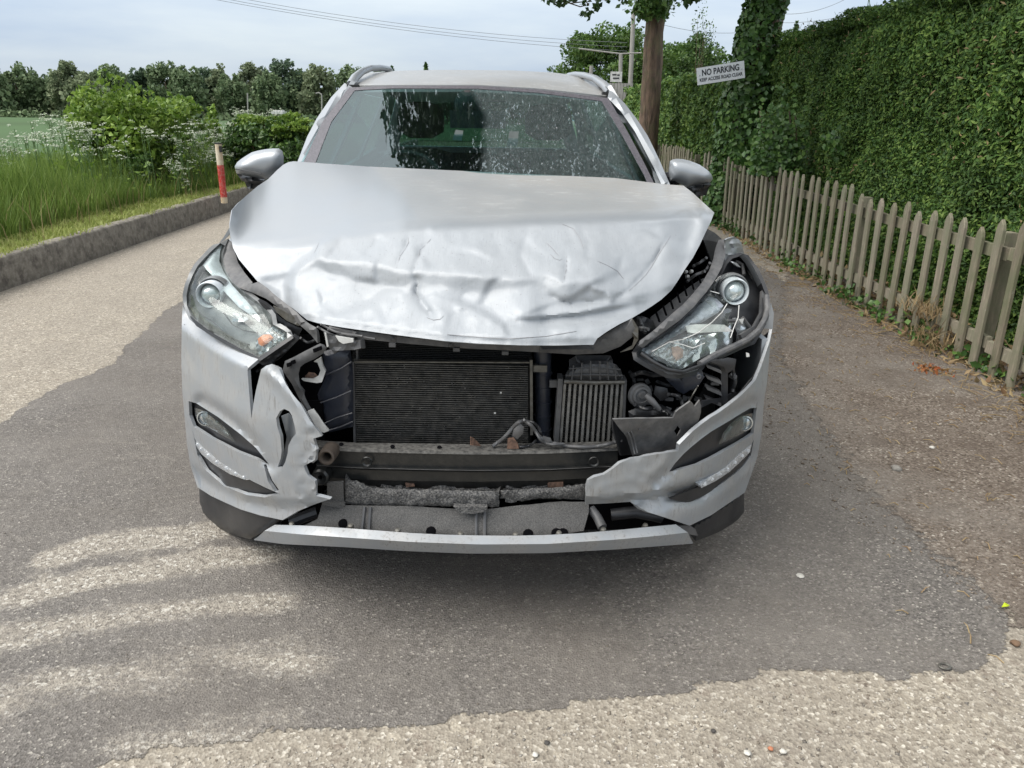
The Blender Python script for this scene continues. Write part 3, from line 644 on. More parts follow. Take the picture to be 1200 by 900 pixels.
def picket_fence(label, x, y0, y1, post0):
    r = empty('picket_fence', (x, (y0+y1)/2, 0)); tag(r, label, 'fence'); y = y0; i = 0
    while y < y1:
        panel_no = int((y-post0)//1.9); m = PM[(panel_no*2+i % 2) % 3] if panel_no % 2 == 0 else PM[3+(i % 2)]
        o = bpy.data.objects.new('picket', m); C.objects.link(o)
        o.location = (x-r.location.x+random.uniform(-.008, .008), y-r.location.y, random.uniform(-.03, .012)); o.parent = r
        o.rotation_euler = (random.gauss(0, .007) if random.random() < .9 else random.choice((-.03, .03)), random.uniform(-.032, -.018), random.gauss(0, .06)); WL[o.name] = (0, 0, 0)
        y += .184+random.uniform(-.003, .003); i += 1
    for z, s in ((.70, .07), (.17, .07)):
        mb = MB(); n = int((y1-y0)/1.9)+1
        for k in range(n):
            a = y0-.1+k*1.9; b_ = min(a+1.895, y1+.1); dz = random.uniform(-.012, .012)
            mb.box((x+.032, (a+b_)/2, z+dz), (.034, b_-a, s))
        mb.build('rail', M['wood'], r, False)
    yy = post0
    while yy < y1:
        if yy > y0-.2:
            mb = MB(); mb.box((x+.09, yy, .40), (.075, .085, .82), bev=.01); mb.build('post', M['wood'], r, False)
        yy += 1.9
    return r
picket_fence('long weathered wooden picket fence in front of the hedge', 2.80, 2.5, 11.6, 2.55)
picket_fence('short far stretch of picket fence seen between car pillar and door mirror', 2.84, 12.6, 17.2, 12.65)

# growth and litter at the foot of the fence
def strip(n, x0, x1, y0, y1, z0=0, z1=.02): return np.column_stack([rng.uniform(x0, x1, n), rng.uniform(y0, y1, n), rng.uniform(z0, z1, n)])
def clump(c, r, n):
    q = rng.normal(size=(n, 3))*np.array(r); return np.abs(q)*np.array([0, 0, 1])+q*np.array([1, 1, 0])+np.array(c)
pos = np.vstack([clump((2.76+random.uniform(-.07, .08), y, .0), (.05, .12, .07), 60) for y in np.arange(3.2, 11.5, .33) if random.random() < .75])
tag(leafcloud('ground_ivy', pos, rng.uniform(.025, .06, len(pos)), M['leaf_ivy'], None, None, aspect=.85), None)
pos = np.vstack([strip(2600, 2.83, 3.2, 2.6, 11.5, 0, .10), strip(900, 2.66, 2.86, 2.6, 11.5, 0, .03)]); q = leafcloud('leaf_litter', pos, rng.uniform(.03, .09, len(pos)), M['straw'], None, None, aspect=.4)
def strawclump(c, r, n, l=.12): return blades('dry_grass_tuft', clump(c, r, n), rng.uniform(l*.5, l*1.3, n), .006, M['straw'], 1.8)
for (px, py, Y, lab) in ((1075, 372, 4.9, 'dry straw tuft draped over the lower rail, left of the orange leaves'), (1088, 415, 4.72, 'bleached dry grass tuft at the foot of the fence beside green leaves')):
    c = P(px, py, Y); tag(strawclump((2.74, c[1], max(c[2], .02)), (.05, .10, .045), 200, .085), lab, 'dry grass')
c = G(1092, 436); p_ = clump((c[0], c[1], .01), (.05, .06, .01), 70)
tag(leafcloud('red_leaf_sprig', p_, rng.uniform(.02, .04, 70), M['redleaf'], None, None), 'small sprig of orange-red leaves on the earth before the fence', 'leaves')
n = 900; pos = strip(n, 2.35, 2.82, 2.8, 9, .004, .02); pos[500:, 0] = rng.uniform(1.2, 2.8, 400); pos[500:, 1] = 1.7+rng.uniform(0, 1, 400)*5; tg = MB()
for p in pos:
    a = rng.uniform(0, math.pi); l = rng.uniform(.04, .16)*(1 if p[0] > 2.5 else .35); d = np.array([math.cos(a), math.sin(a), rng.uniform(-.02, .15)])*l
    tg.tube([p, p+d*.5+np.array([0, 0, .008]), p+d], [.0022, .002, .001], 4)
tg.build('twig_litter', M['straw'], None)['kind'] = 'stuff'
pass
def climber():
    r = empty('climbing_plant', (3.05, 8.3, 0)); tag(r, 'leafy climbing plant against the hedge, just right of the ivy trunk', 'plant'); p = []
    for _ in range(1500):
        x = rng.normal(910, 15); y = 205-abs(rng.normal(0, 36)); p.append(P(x, y, 8.45+rng.uniform(-.25, .15)))
    for _ in range(60): p.append(P(rng.normal(975, 6), rng.normal(170, 8), 7.6+rng.uniform(-.1, .1)))
    leafcloud('leaves', p, rng.uniform(.035, .08, len(p)), M['leaf_ivy'], r, np.tile([-.4, -.9, .4], (len(p), 1)), aspect=.75, spread=.8)
    mb = MB()
    for k in range(7): a = P(900+k*5, 212, 8.4); b_ = P(890+k*7, 130+k*6 % 30, 8.45); mb.tube([a, (a+b_)/2+np.array([.03, 0, 0]), b_], .008, 5)
    mb.build('stem', M['bark'], r)['kind'] = 'stuff'
climber()

# ------------------------------------------------------------ beyond the car on the right
def bush(name, label, c, r, n, ls, mat, cat='bush', clumps=45, cr=.33, stem=True, group=None, zmin=None, aspect=.55):
    o = empty(name, (c[0], c[1], 0)); tag(o, label, cat, group)
    p, q = blob(c, r, n, clumps, cr)
    if zmin is not None: p = p[p[:, 2] > zmin]
    leafcloud('crown' if cat == 'tree' else 'foliage', p, rng.uniform(.6, 1.4, len(p))*ls, mat, o, None, aspect=aspect)
    if stem:
        mb = MB(); b0 = Vector((c[0], c[1], -.05 if c[1] < 100 else -1.8))
        for k in range(5):
            e = Vector(c)+Vector((rng.uniform(-.6, .6)*r[0], rng.uniform(-.6, .6)*r[1], rng.uniform(-.2, .6)*r[2])); w = max(.012, r[0]*.035)
            mb.tube([b0+Vector((rng.uniform(-.1, .1)*r[0], 0, 0)), b0.lerp(e, .5)+Vector((rng.uniform(-.1, .1)*r[0], 0, 0)), e], [w, w*.7, w*.3], 6)
        mb.build('trunk', M['bark'], o)
    return o
c = P(722, 82, 32); bush('garden_tree', 'broad round-topped green tree behind the telegraph pole', (c[0]-.2, 32, 2.55), (2.5, 2.0, 1.8), 22000, .15, M['leaf_mid'], 'tree', 120, .25)
c = P(800, 78, 34); bush('garden_tree', 'lighter green tree between the two trunks, above the far hedge', (c[0], 34, 2.8), (2.1, 1.6, 1.4), 15000, .15, M['leaf_mid'], 'tree', 60, .26)
c = P(818, 70, 26); bush('garden_tree', 'dark evergreen close to the left side of the ivy trunk', (c[0], 26, 2.6), (.55, .5, 1.3), 3500, .11, M['leaf_dark'], 'tree', 30, .35)
c = P(822, 38, 25); bush('garden_tree', 'thin sparse treetop against the sky left of the ivy trunk', (c[0], 25, 3.7), (.35, .3, .9), 260, .08, M['leaf_dark'], 'tree', 30, .3)
def conifer(label, px, py0, Y, hh, rr, n=900):
    c = P(px, py0, Y); o = empty('conifer', (c[0], Y, 0)); tag(o, label, 'tree')
    t = rng.uniform(0, 1, n)**.8; w = rng.uniform(0, 2*np.pi, n); r_ = rr*(t)*(.7+.3*np.sin(t*28))*rng.uniform(.5, 1, n)
    p = np.column_stack([c[0]+r_*np.cos(w), Y+r_*np.sin(w), c[2]-t*hh]); leafcloud('crown', p, rng.uniform(.05, .12, n)*max(1, Y/15), M['leaf_dark'], o, None, aspect=.5)
    mb = MB(); mb.tube([(c[0], Y, 0), (c[0], Y, c[2]-.1)], [.08, .02], 6); mb.build('trunk', M['bark'], o)
conifer('small conifer tip showing over the hedge beside the bare stem', 914, 24, 16, 1.6, .6); conifer('second small conifer tip over the hedge, right of the first', 934, 25, 16, 1.4, .5)
conifer('tiny dark conifer tip above the car roof, left of its centre', 459, 78, 120, 5, 2.2, 500); conifer('tiny pointed conifer tip above the car roof, near its centre', 499, 74, 120, 5, 1.6, 500)
bush('shrub', 'dark shrub crown rising over the hedge at the top right', (4.9, 8.9, 2.55), (.75, .7, .35), 3500, .07, M['leaf_dark'], 'shrub', 30, .35)
# telegraph pole, short post with a little notice, grey fence panel
polem = stuffm('pale_pole_wood', (.30, .29, .27), .85, var=.3, stretch=(1, 1, .1))
mb = MB(); a = P(740.5, 112, 28); b_ = P(742.5, 12, 28); mb.tube([(a[0], 28, -.2), (b_[0]*.5+a[0]*.5, 28, 1.8), (b_[0], 28, b_[2])], [.085, .08, .07], 10)
tag(mb.build('telegraph_pole', polem, None), 'pale telegraph pole standing just left of the brown tree trunk', 'pole')
po = empty('notice_post', tuple(P(727, 110, 25.5))); tag(po, 'short grey post with a small white notice left of telegraph pole', 'post')
mb = MB(); a = P(726.5, 110, 25.5); b_ = P(727.5, 63, 25.5); mb.tube([a, b_], .06, 8); mb.build('post', polem, po)
mb = MB(); mb.tube([P(678, 57, 25.5), P(727, 63, 25.5), P(752, 62, 25.5)], .022, 6); mb.build('crossbar', polem, po)
mb = MB(); a = P(722, 90, 25.4); mb.box(a, (.36, .02, .30)); mb.build('notice', M['white_plastic'], po, False)
mb = MB()
for dx, dz, w_ in ((-.06, .06, .13), (.07, .05, .07), (0, -.04, .2)): mb.box((a[0]+dx, 25.385, a[2]+dz), (w_, .006, .04))
mb.build('notice_marks', ink, po, False)
mb = MB(); a = P(693, 92, 26); b_ = P(693, 77, 26); mb.tube([a-np.array([0, 0, 1.5]), b_], .06, 8); tag(mb.build('stub_post', polem, None), 'stubby grey post just above the right roof rail', 'post')
def panel_fence():
    o = empty('panel_fence', tuple(P(725, 105, 24.5)*np.array([1, 1, 0]))); tag(o, 'grey boarded garden fence beyond the car roof by the hedge end', 'fence')
    a = P(698, 97, 24.5); b_ = P(742, 97, 24.5); n = 12
    for k in range(n):
        mb = MB(); x = a[0]+(b_[0]-a[0])*(k+.5)/n; mb.box((x, 24.5, a[2]/2), ((b_[0]-a[0])/n-.012, .02, a[2])); mb.build('board', polem, o, False)
panel_fence()
cab = stuffm('cable_grey', (.16, .17, .18), .6, bmp=0)
for (x1, y1, x2, y2, lab) in ((175, -16, 735, 60, 'lowest of the overhead cables in the sky at upper left'), (200, -14, 735, 55, 'middle of the overhead cables in the sky at upper left'), (215, -15, 735, 50, 'topmost of the overhead cables in the sky at upper left'),
                              (746, 19, 900, 34, 'overhead cable between the pole and the ivy trunk'), (900, 26, 1060, -6, 'lower overhead cable right of the ivy trunk'), (895, 13, 1000, -6, 'upper overhead cable right of the ivy trunk')):
    a, b_ = P(x1, y1, 26), P(x2, y2, 28); mb = MB(); mb.tube([a+(b_-a)*t-np.array([0, 0, 1.1*4*t*(1-t)*.25]) for t in np.linspace(0, 1, 14)], .0065, 5)
    tag(mb.build('overhead_cable', cab, None), lab, 'cable', 'overhead cables')

# ------------------------------------------------------------ left verge: grasses, cow parsley, shrubs, post
fl = G(*np.array(poly('-140,330 0,280 70,262 130,246 200,233 250,224 300,214 340,206')).T, .2)
fy, fx = fl[:, 1], fl[:, 0]
n = 42000; y = rng.uniform(5.2, 22, n); x = np.interp(y, fy, fx); dx = rng.uniform(0, 1, n)**1.3*3.2; x = x-dx+.22
z = .2-np.clip((-6.2-x)/1.3, 0, 1)*.2; hn = np.array([noise.noise(Vector((a*.9, b*.9, 1))) for a, b in zip(x, y)])
hh = (.42+.35*hn+rng.uniform(0, .3, n))*np.clip(.45+dx, .45, 1.0)*1.0
blades('tall_grass', np.column_stack([x, y, z]), np.maximum(hh, .15), .011, M['grass'], .45)
n = 46000; y = 2+rng.uniform(0, 1, n)**1.3*20; xf = np.interp(y, fy, fx)
x = -4.13-rng.uniform(0, 1, n)**.9*np.maximum(-4.18-xf+.25, .3); k = x > -7
x, y = x[k], y[k]; cl = np.array([noise.noise(Vector((a*3, b*3, 5))) for a, b in zip(x, y)])
hs = np.clip(.045+.06*cl+rng.uniform(0, .05, len(x)), .02, .2)
blades('short_grass', np.column_stack([x, y, np.full(len(x), .215)]), hs, .012, M['grass_short'], .9)
n = 300; y = rng.uniform(5, 18, n); x = np.interp(y, fy, fx)+rng.uniform(-.3, .5, n)
blades('seed_grass', np.column_stack([x, y, np.full(n, .2)]), rng.uniform(.25, .55, n), .006, M['straw'], .5)
# cow parsley
def parsley(name, spots):
    st = MB(); p = []; lv = []
    for (px, py, Y) in spots:
        t = P(px, py, Y)
        if t[0] > -4.55: continue
        base = np.array([t[0]+rng.uniform(-.1, .1), Y+rng.uniform(-.1, .1), .1])
        st.tube([base, (base+t)/2+np.array([.02, 0, 0]), t], .004, 3, False)
        for _ in range(rng.integers(3, 7)):
            u = t+rng.normal(size=3)*np.array([.07, .07, .035]); st.tube([t-np.array([0, 0, .12]), u], .002, 3, False)
            for _ in range(9): p.append(u+rng.normal(size=3)*np.array([.020, .020, .006]))
        for _ in range(8): lv.append(base+(t-base)*rng.uniform(.1, .8)+rng.normal(size=3)*.07)
    st.build(name+'_stem', M['grass_stem'], None)['kind'] = 'stuff'
    leafcloud(name+'_flower', p, rng.uniform(.012, .026, len(p)), M['flower'], None, np.tile([0, -.3, 1.0], (len(p), 1)), aspect=.9, spread=.6)
    leafcloud(name+'_leaf', lv, rng.uniform(.04, .09, len(lv)), M['leaf_shrub'], None, None, aspect=.5)
M['grass_stem'] = stuffm('green_stem', (.10, .18, .05), .7, bmp=0)
sp = [(rng.uniform(15, 105), rng.uniform(138, 178), rng.uniform(9, 11.5)) for _ in range(42)] + [(rng.uniform(-20, 20), rng.uniform(160, 190), 9) for _ in range(14)]
sp += [(rng.uniform(185, 275), 146+rng.uniform(0, 1)**1.2*48, rng.uniform(10.8, 13.5)) for _ in range(230)] + [(rng.uniform(275, 345), rng.uniform(128, 140), rng.uniform(14.5, 16)) for _ in range(26)]
sp += [(rng.uniform(95, 200), rng.uniform(150, 185), rng.uniform(9.6, 10.1)) for _ in range(16)] + [(rng.uniform(200, 250), rng.uniform(185, 215), rng.uniform(10, 10.8)) for _ in range(30)]
parsley('cow_parsley', sp)
def at_px(px, py, Y): return P(px, py, Y)
c = at_px(148, 165, 11.2); bush('shrub', 'large bright green leafy shrub on the left verge, tallest there', (c[0], 11.2, .98), (.78, .6, .66), 9500, .085, M['leaf_shrub'], 'shrub', 70, .30)
c = at_px(155, 205, 10.6); bush('shrub', 'low dark leafy growth at the foot of the large shrub', (c[0], 10.7, .46), (.42, .32, .34), 3200, .07, M['leaf_dark'], 'shrub', 30, .34)
c = at_px(112, 140, 11.6); bush('shrub', 'paler leafy shoots left of the large shrub crown', (c[0], 11.6, 1.25), (.28, .3, .38), 1500, .075, M['leaf_shrub'], 'shrub', 22, .4)
c = at_px(208, 132, 12.6); bush('shrub', 'yellow-green shoots rising right of the large shrub', (c[0], 12.6, 1.25), (.42, .3, .27), 1300, .09, M['leaf_shrub'], 'shrub', 24, .35)
c = at_px(248, 138, 13.4); bush('shrub', 'thin upright sapling shoot above the white flowers', (c[0], 13.4, 1.1), (.18, .15, .42), 420, .08, M['leaf_shrub'], 'shrub', 14, .4)
c = at_px(312, 175, 13.0); bush('shrub', 'dense rounded dark green shrub left of the windscreen pillar', (c[0], 13.0, .72), (.80, .6, .52), 9000, .085, M['leaf_dark'], 'shrub', 60, .3)
c = at_px(330, 150, 13.3); bush('shrub', 'bright yellow-green foliage topping the dark shrub by the pillar', (c[0]-.05, 13.3, 1.12), (.72, .5, .2), 3600, .075, M['leaf_shrub'], 'shrub', 40, .26)
# red and white post
c = G(262.5, 233, .255); pb = np.array([c[0], c[1], .2]); pt = P(255.5, 167.5, c[1]); ps = empty('marker_post', tuple(pb)); tag(ps, 'leaning red and white wooden marker post on the kerb', 'post')
ax = pt-pb; L = np.linalg.norm(ax); redp = stuffm('chipped_red_paint', (.50, .028, .02), .5, var=.35, vscale=25, dirt=(.55, .5, .42), dirt_amt=.5, dscale=40); whp = stuffm('peeling_white_paint', (.62, .55, .43), .7, var=.4, vscale=8, col2=(.45, .33, .19), bmp=.5)
for nm, a, b_, m in (('bottom_band', 0, .10, whp), ('red_band', .10, .64, redp), ('top_band', .64, .985, whp), ('cap', .985, 1.0, M['rubber'])):
    mb = MB(); rr = .043 if nm != 'cap' else .047; mb.lathe(pb+ax*a, ax, [(0, 0), (rr, 0.0), (rr*(1.01), (b_-a)*L*.5), (rr, (b_-a)*L), (0, (b_-a)*L)], 16); mb.build(nm, m, ps)
mb = MB(); mb.box(pb+ax*.90+np.array([.036, -.03, 0]), (.03, .03, .075)); mb.build('black_reflector', M['rubber'], ps, False)
# ------------------------------------------------------------ far tree line across the field
TL = [(-30, 70, 26, 0), (14, 77, 24, 0), (40, 84, 20, 2), (74, 69, 17, 1), (66, 86, 22, 0), (98, 86, 20, 1), (122, 77, 23, 0), (146, 84, 18, 1), (162, 79, 12, 2), (190, 71, 20, 0), (217, 76, 16, 0), (238, 80, 17, 2), (253, 78, 15, 1), (270, 83, 15, 0), (291, 75, 17, 1), (312, 82, 15, 0), (328, 70, 23, 2), (350, 84, 16, 0), (372, 77, 18, 1), (394, 82, 16, 0), (415, 76, 20, 0), (440, 84, 20, 2)]
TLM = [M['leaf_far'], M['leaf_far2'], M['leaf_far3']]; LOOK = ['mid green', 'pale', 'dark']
TXT = ['at the far left edge of the tree line', 'broad crown second from the left edge', 'low crown in a dip of the skyline near the left edge', 'tall feathery crown standing above its neighbours at left', 'wide crown below the tall feathery one', 'lower crown left of the round one', 'broad round crown above the big shrub',
       'small crown right of the broad round one', 'small dark conical crown breaking the skyline', 'tall flat-topped crown left of centre in the line', 'narrow crown just right of the flat-topped one', 'dense crown two right of the flat-topped one', 'thin crown with sky gaps', 'low crown at the dip before the tall pair', 'open airy crown left of the darkest one',
       'crown tucked against the left of the darkest one', 'darkest and largest dome-shaped crown of the line', 'lower crown right of the darkest dome', 'wide airy crown with bare twigs, two right of the dome', 'low rounded crown near the roof rail', 'round-topped crown next to the left roof rail', 'crown half hidden behind the left roof rail']
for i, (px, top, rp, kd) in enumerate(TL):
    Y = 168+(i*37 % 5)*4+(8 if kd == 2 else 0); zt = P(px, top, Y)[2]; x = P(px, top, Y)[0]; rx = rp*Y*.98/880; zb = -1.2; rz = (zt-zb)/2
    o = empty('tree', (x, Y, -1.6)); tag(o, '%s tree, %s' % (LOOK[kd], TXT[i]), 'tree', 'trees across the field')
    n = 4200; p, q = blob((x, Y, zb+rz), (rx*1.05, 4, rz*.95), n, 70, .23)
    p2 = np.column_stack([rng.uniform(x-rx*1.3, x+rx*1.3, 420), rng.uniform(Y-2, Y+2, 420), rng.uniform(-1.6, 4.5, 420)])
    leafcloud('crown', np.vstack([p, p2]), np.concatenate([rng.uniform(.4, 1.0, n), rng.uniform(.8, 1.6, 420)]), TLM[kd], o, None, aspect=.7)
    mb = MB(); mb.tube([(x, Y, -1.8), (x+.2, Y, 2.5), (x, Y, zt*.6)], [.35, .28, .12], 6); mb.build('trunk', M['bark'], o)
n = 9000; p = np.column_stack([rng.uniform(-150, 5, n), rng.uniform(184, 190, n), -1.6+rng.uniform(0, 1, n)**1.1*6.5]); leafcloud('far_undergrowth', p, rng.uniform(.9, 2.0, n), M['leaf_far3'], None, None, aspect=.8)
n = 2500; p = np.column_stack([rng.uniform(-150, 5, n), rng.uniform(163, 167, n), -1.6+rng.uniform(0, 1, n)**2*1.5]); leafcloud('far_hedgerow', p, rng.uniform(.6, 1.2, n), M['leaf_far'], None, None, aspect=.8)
for (px, y0, y1, lab) in ((290, 134, 109, 'thin pale pole before the far trees, left one'), (377, 130, 111, 'thin pale lamp pole before far trees, by windscreen pillar')):
    a, b_ = P(px, y0, 150), P(px, y1, 150); mb = MB(); mb.tube([a-np.array([0, 0, 1]), b_], .14, 6)
    if px == 377: mb.tube([b_, b_+np.array([-.5, 0, .35]), b_+np.array([-1.1, 0, .2])], .12, 6)
    tag(mb.build('far_pole', polem, None), lab, 'pole')
mb = MB(); a = P(327, 132, 120); mb.box(a, (1.7, 2.2, .35)); mb.box(a+np.array([0, 0, .25]), (1.3, 1.4, .2)); tag(mb.build('far_vehicle_roof', M['white_plastic'], None), 'tiny white vehicle roof beyond the flowers', 'vehicle')

# ------------------------------------------------------------ loose stones and crumbs on the ground
def pebbles(name, n, region, smin, smax, mat, z, power=1.0, dens=None):
    a = np.array(region); out = []
    while len(out) < n:
        x = rng.uniform(a[:, 0].min(), a[:, 0].max(), 4*n); y = rng.uniform(a[:, 1].min(), a[:, 1].max(), 4*n)
        k = inside(x, y, region) & (rng.uniform(0, 1, 4*n) < np.clip((1.9/np.maximum(y, .4))**power, 0, 1)); out += list(zip(x[k], y[k]))
    out = np.array(out[:n]); s = smin*(smax/smin)**(rng.uniform(0, 1, n)**2.2)
    base = np.array([(1, 0, 0), (-1, 0, 0), (0, 1, 0), (0, -1, 0), (0, 0, 1), (0, 0, -.6)], float); Fc = np.array([(0, 2, 4), (2, 1, 4), (1, 3, 4), (3, 0, 4), (2, 0, 5), (1, 2, 5), (3, 1, 5), (0, 3, 5)])
    w = rng.uniform(0, 2*np.pi, n); cs, sn = np.cos(w), np.sin(w); sc = np.column_stack([s, s*rng.uniform(.45, .9, n), s*rng.uniform(.25, .5, n)])
    V = base[None]*sc[:, None]*rng.uniform(.75, 1.25, (n, 6, 1)); X = V[..., 0]*cs[:, None]-V[..., 1]*sn[:, None]; Y = V[..., 0]*sn[:, None]+V[..., 1]*cs[:, None]
    V = np.stack([X+out[:, :1], Y+out[:, 1:], V[..., 2]+z+sc[:, 2:]*.15], -1)
    idx = (np.arange(n)*6)[:, None, None]+Fc[None]; c = np.array([0, 2.5, 0.0]); N = n*8
    me = bpy.data.meshes.new(name); me.vertices.add(n*6); me.vertices.foreach_set('co', (V-c).reshape(-1)); me.loops.add(N*3); me.loops.foreach_set('vertex_index', idx.reshape(-1).astype(np.int32))
    me.polygons.add(N); me.polygons.foreach_set('loop_start', (np.arange(N)*3).astype(np.int32)); me.polygons.foreach_set('loop_total', np.full(N, 3, np.int32)); me.materials.append(mat); me.update(calc_edges=True)
    o = bpy.data.objects.new(name, me); C.objects.link(o); _loc(o, tuple(c), None); o['kind'] = 'stuff'; return o
lowcon = gpix('143,905 233,888 300,877 413,870 483,862 557,856 667,842 800,823 911,801 1035,808 1133,802 1173,776 1240,840 1400,960 700,1000 0,960')
pebbles('gravel', 5200, lowcon, .0016, .0075, M['pebble'], 0, .3)
pebbles('grit', 9000, gpix('0,470 215,360 300,700 900,700 1170,775 800,815 413,863 143,899 -300,960 -300,600'), .0010, .0035, M['pebble'], .004, 1.0)
pebbles('lane_grit', 5000, gpix('0,345 250,262 215,345 0,490 -250,640 -300,420'), .002, .005, M['pebble'], 0, .6)
pebbles('earth_crumbs', 14000, [(1.0, 5.6), (1.25, 2.6), (1.5, 2.0), (1.9, 1.7), (2.9, 1.6), (2.82, 9), (1.2, 9)], .002, .011, M['pebble_dark'], .004, .55)
def stone(px, py, r, m, label, cat='stone', name='stone', fl=.55):
    c = G(px, py, .004); mb = MB(); bm = bmesh.new(); bmesh.ops.create_icosphere(bm, subdivisions=2, radius=r)
    for v in bm.verts:
        v.co *= 1+.35*noise.noise(v.co/r*1.2+Vector((px, py, 0))); v.co.z *= fl
    V = [tuple(v.co+Vector((c[0], c[1], .004+r*fl*.5))) for v in bm.verts]; Fc = [tuple(v.index for v in f.verts) for f in bm.faces]; bm.free()
    return tag(mk(name, V, Fc, m, None, True, 50), label, cat)
stm = stuffm('grey_stone', (.24, .225, .20), .85, var=.4, vscale=80, bmp=.6); stp = stuffm('pale_stone', (.52, .50, .45), .8, var=.3, vscale=80); std = stuffm('dark_stone', (.055, .05, .045), .8)
stone(1050, 550, .022, stm, 'grey rounded stone on the earth right of the car'); stone(1092, 525, .012, stp, 'small pale stone behind the grey stone on the earth')
stone(938, 675, .013, stp, 'flat pale chip on the asphalt in front of the right bumper corner', fl=.25); stone(876, 883, .009, stp, 'pale oval pebble in the concrete at the bottom edge')
stone(836, 857, .006, std, 'black pebble on the concrete at the bottom'); stone(641, 871, .007, std, 'shiny dark pebble near the bottom centre'); stone(903, 878, .007, stuffm('orange_stone', (.42, .17, .09), .8), 'orange-brown pebble at the bottom right of centre')
stone(903, 881, .008, stp, 'pale pebble touching the orange-brown one') ; stone(1190, 755, .014, stuffm('brown_clod', (.16, .10, .06), .9), 'brown clod at the right edge of the asphalt'); stone(627, 885, .0075, stp, 'cream pebble at the bottom edge near the centre')
bpy.data.objects['stone.007'].location.x += .03
c = G(1107, 781, .006); mb = MB(); n = 22; V = []; Fc = []
for i in range(n):
    w = 2*math.pi*i/n
    for k in range(6):
        q = 2*math.pi*k/6; rr = .0115+.0028*math.cos(q); V.append((c[0]+rr*math.cos(w)*1.25, c[1]+rr*math.sin(w), .0075+.0025*math.sin(q)))
for i in range(n):
    for k in range(6): Fc.append((i*6+k, ((i+1) % n)*6+k, ((i+1) % n)*6+(k+1) % 6, i*6+(k+1) % 6))
mb.add(V, Fc); tag(mb.build('ring', M['alu'], None), 'small metal ring lying on the asphalt corner at lower right', 'ring')
c = G(1178, 711, .01); mb = MB(); mb.add([(c[0]-.014, c[1]-.004, .012), (c[0], c[1]-.009, .018), (c[0]+.016, c[1]+.004, .013), (c[0], c[1]+.009, .02)], [(0, 1, 2, 3)])
o = mk('fallen_leaf', mb.V+[(v[0], v[1], v[2]-.001) for v in mb.V], [(0, 1, 2, 3), (7, 6, 5, 4)], leafm('yellow_green_leaf', [(.5, .6, .03), (.55, .65, .04)]), None, False); tag(o, 'fallen yellow-green leaf on the earth at the right edge', 'leaf')

# ============================================================ the damaged car
XC = lambda Y: -.105-.040*(np.asarray(Y)-2.2)           # its centre line, turned a little
car = empty('crashed_suv', (float(XC(4.0)), 4.0, 0)); tag(car, 'silver SUV with smashed front, crumpled bonnet and torn open bumper', 'car')
PT, PW = M['paint'], M['paint_worn']
M['crack'] = stuffm('cracked_paint_line', (.27, .27, .28), .8, bmp=0)

# ---- bonnet: folded sheet, depth built from the heights of its creases
cT = lut('262,262 270,250 290,228 314,210 344,189 428,195 560,201 720,208.5 780,216 801,218 837,249')
yT = lut('262,2.42 270,2.45 290,2.68 314,2.85 344,3.0 428,3.03 560,3.05 720,3.03 780,3.0 801,2.93 837,2.52')
cR = lut('262,292 300,289 348,284 404,274 470,264 540,261 660,256 780,251 837,248')
yR = lut('262,2.36 320,2.35 348,2.33 470,2.31 560,2.30 660,2.31 780,2.38 837,2.50')
c2 = lut('262,335 340,316 368,301 396,306 430,308 464,316 484,320 502,319 572,324 604,327 636,323 660,330 704,328 740,344 780,330 837,300')
c3 = lut('262,348 340,330 368,318 380,322 420,329 472,340 488,344 512,335 544,345 584,341 624,337 640,348 660,356 712,352 740,358 780,345 837,315')
c4 = lut('262,380 360,378 400,383 520,400 610,405 700,404 760,400 837,392')
t1_ = lut('262,40 340,36 368,24 560,24 700,25 760,36 837,42'); t2_ = lut('262,42 340,46 380,72 560,72 700,68 760,46 837,42'); t3_ = lut('262,44 340,38 380,30 560,33 700,36 760,42 837,44')
def seg(py, H0Y, H0Z, T, x):
    a = np.tan(R_(20)-np.arctan((450-py)/F)); T = np.tan(np.radians(T)); return (H-H0Z+T*H0Y)/(a+T)
def zat(py, Y): return H-Y*np.tan(R_(20)-np.arctan((450-py)/F))
def hoodY0(x, y):
    T0, Y0, R0, YR, p2, p3, p4 = cT(x), yT(x), cR(x), yR(x), c2(x), c3(x), c4(x); R0 = np.maximum(R0, T0+8); p2 = np.maximum(p2, R0+8); p3 = np.maximum(p3, p2+6); p4 = np.maximum(p4, p3+10)
    z0 = zat(R0, YR); Y2 = seg(p2, YR, z0, t1_(x), x); z2 = zat(p2, Y2); Y3 = seg(p3, Y2, z2, t2_(x), x); z3 = zat(p3, Y3); Y4 = seg(p4, Y3, z3, t3_(x), x)
    def li(a, b, ya, yb): t = (y-a)/(b-a); return ya+(yb-ya)*t
    up = np.clip((y-T0)/(R0-T0), -2, 1); zu = zat(T0, Y0)*(1-up)+z0*up   # upper skin: nearly level sheet between its back edge and the ridge
    r = np.where(y < R0, Y0+(YR-Y0)*(1-(1-up)**1.15 if False else up), np.where(y < p2, li(R0, p2, YR, Y2), np.where(y < p3, li(p2, p3, Y2, Y3), li(p3, p4, Y3, Y4))))
    return r
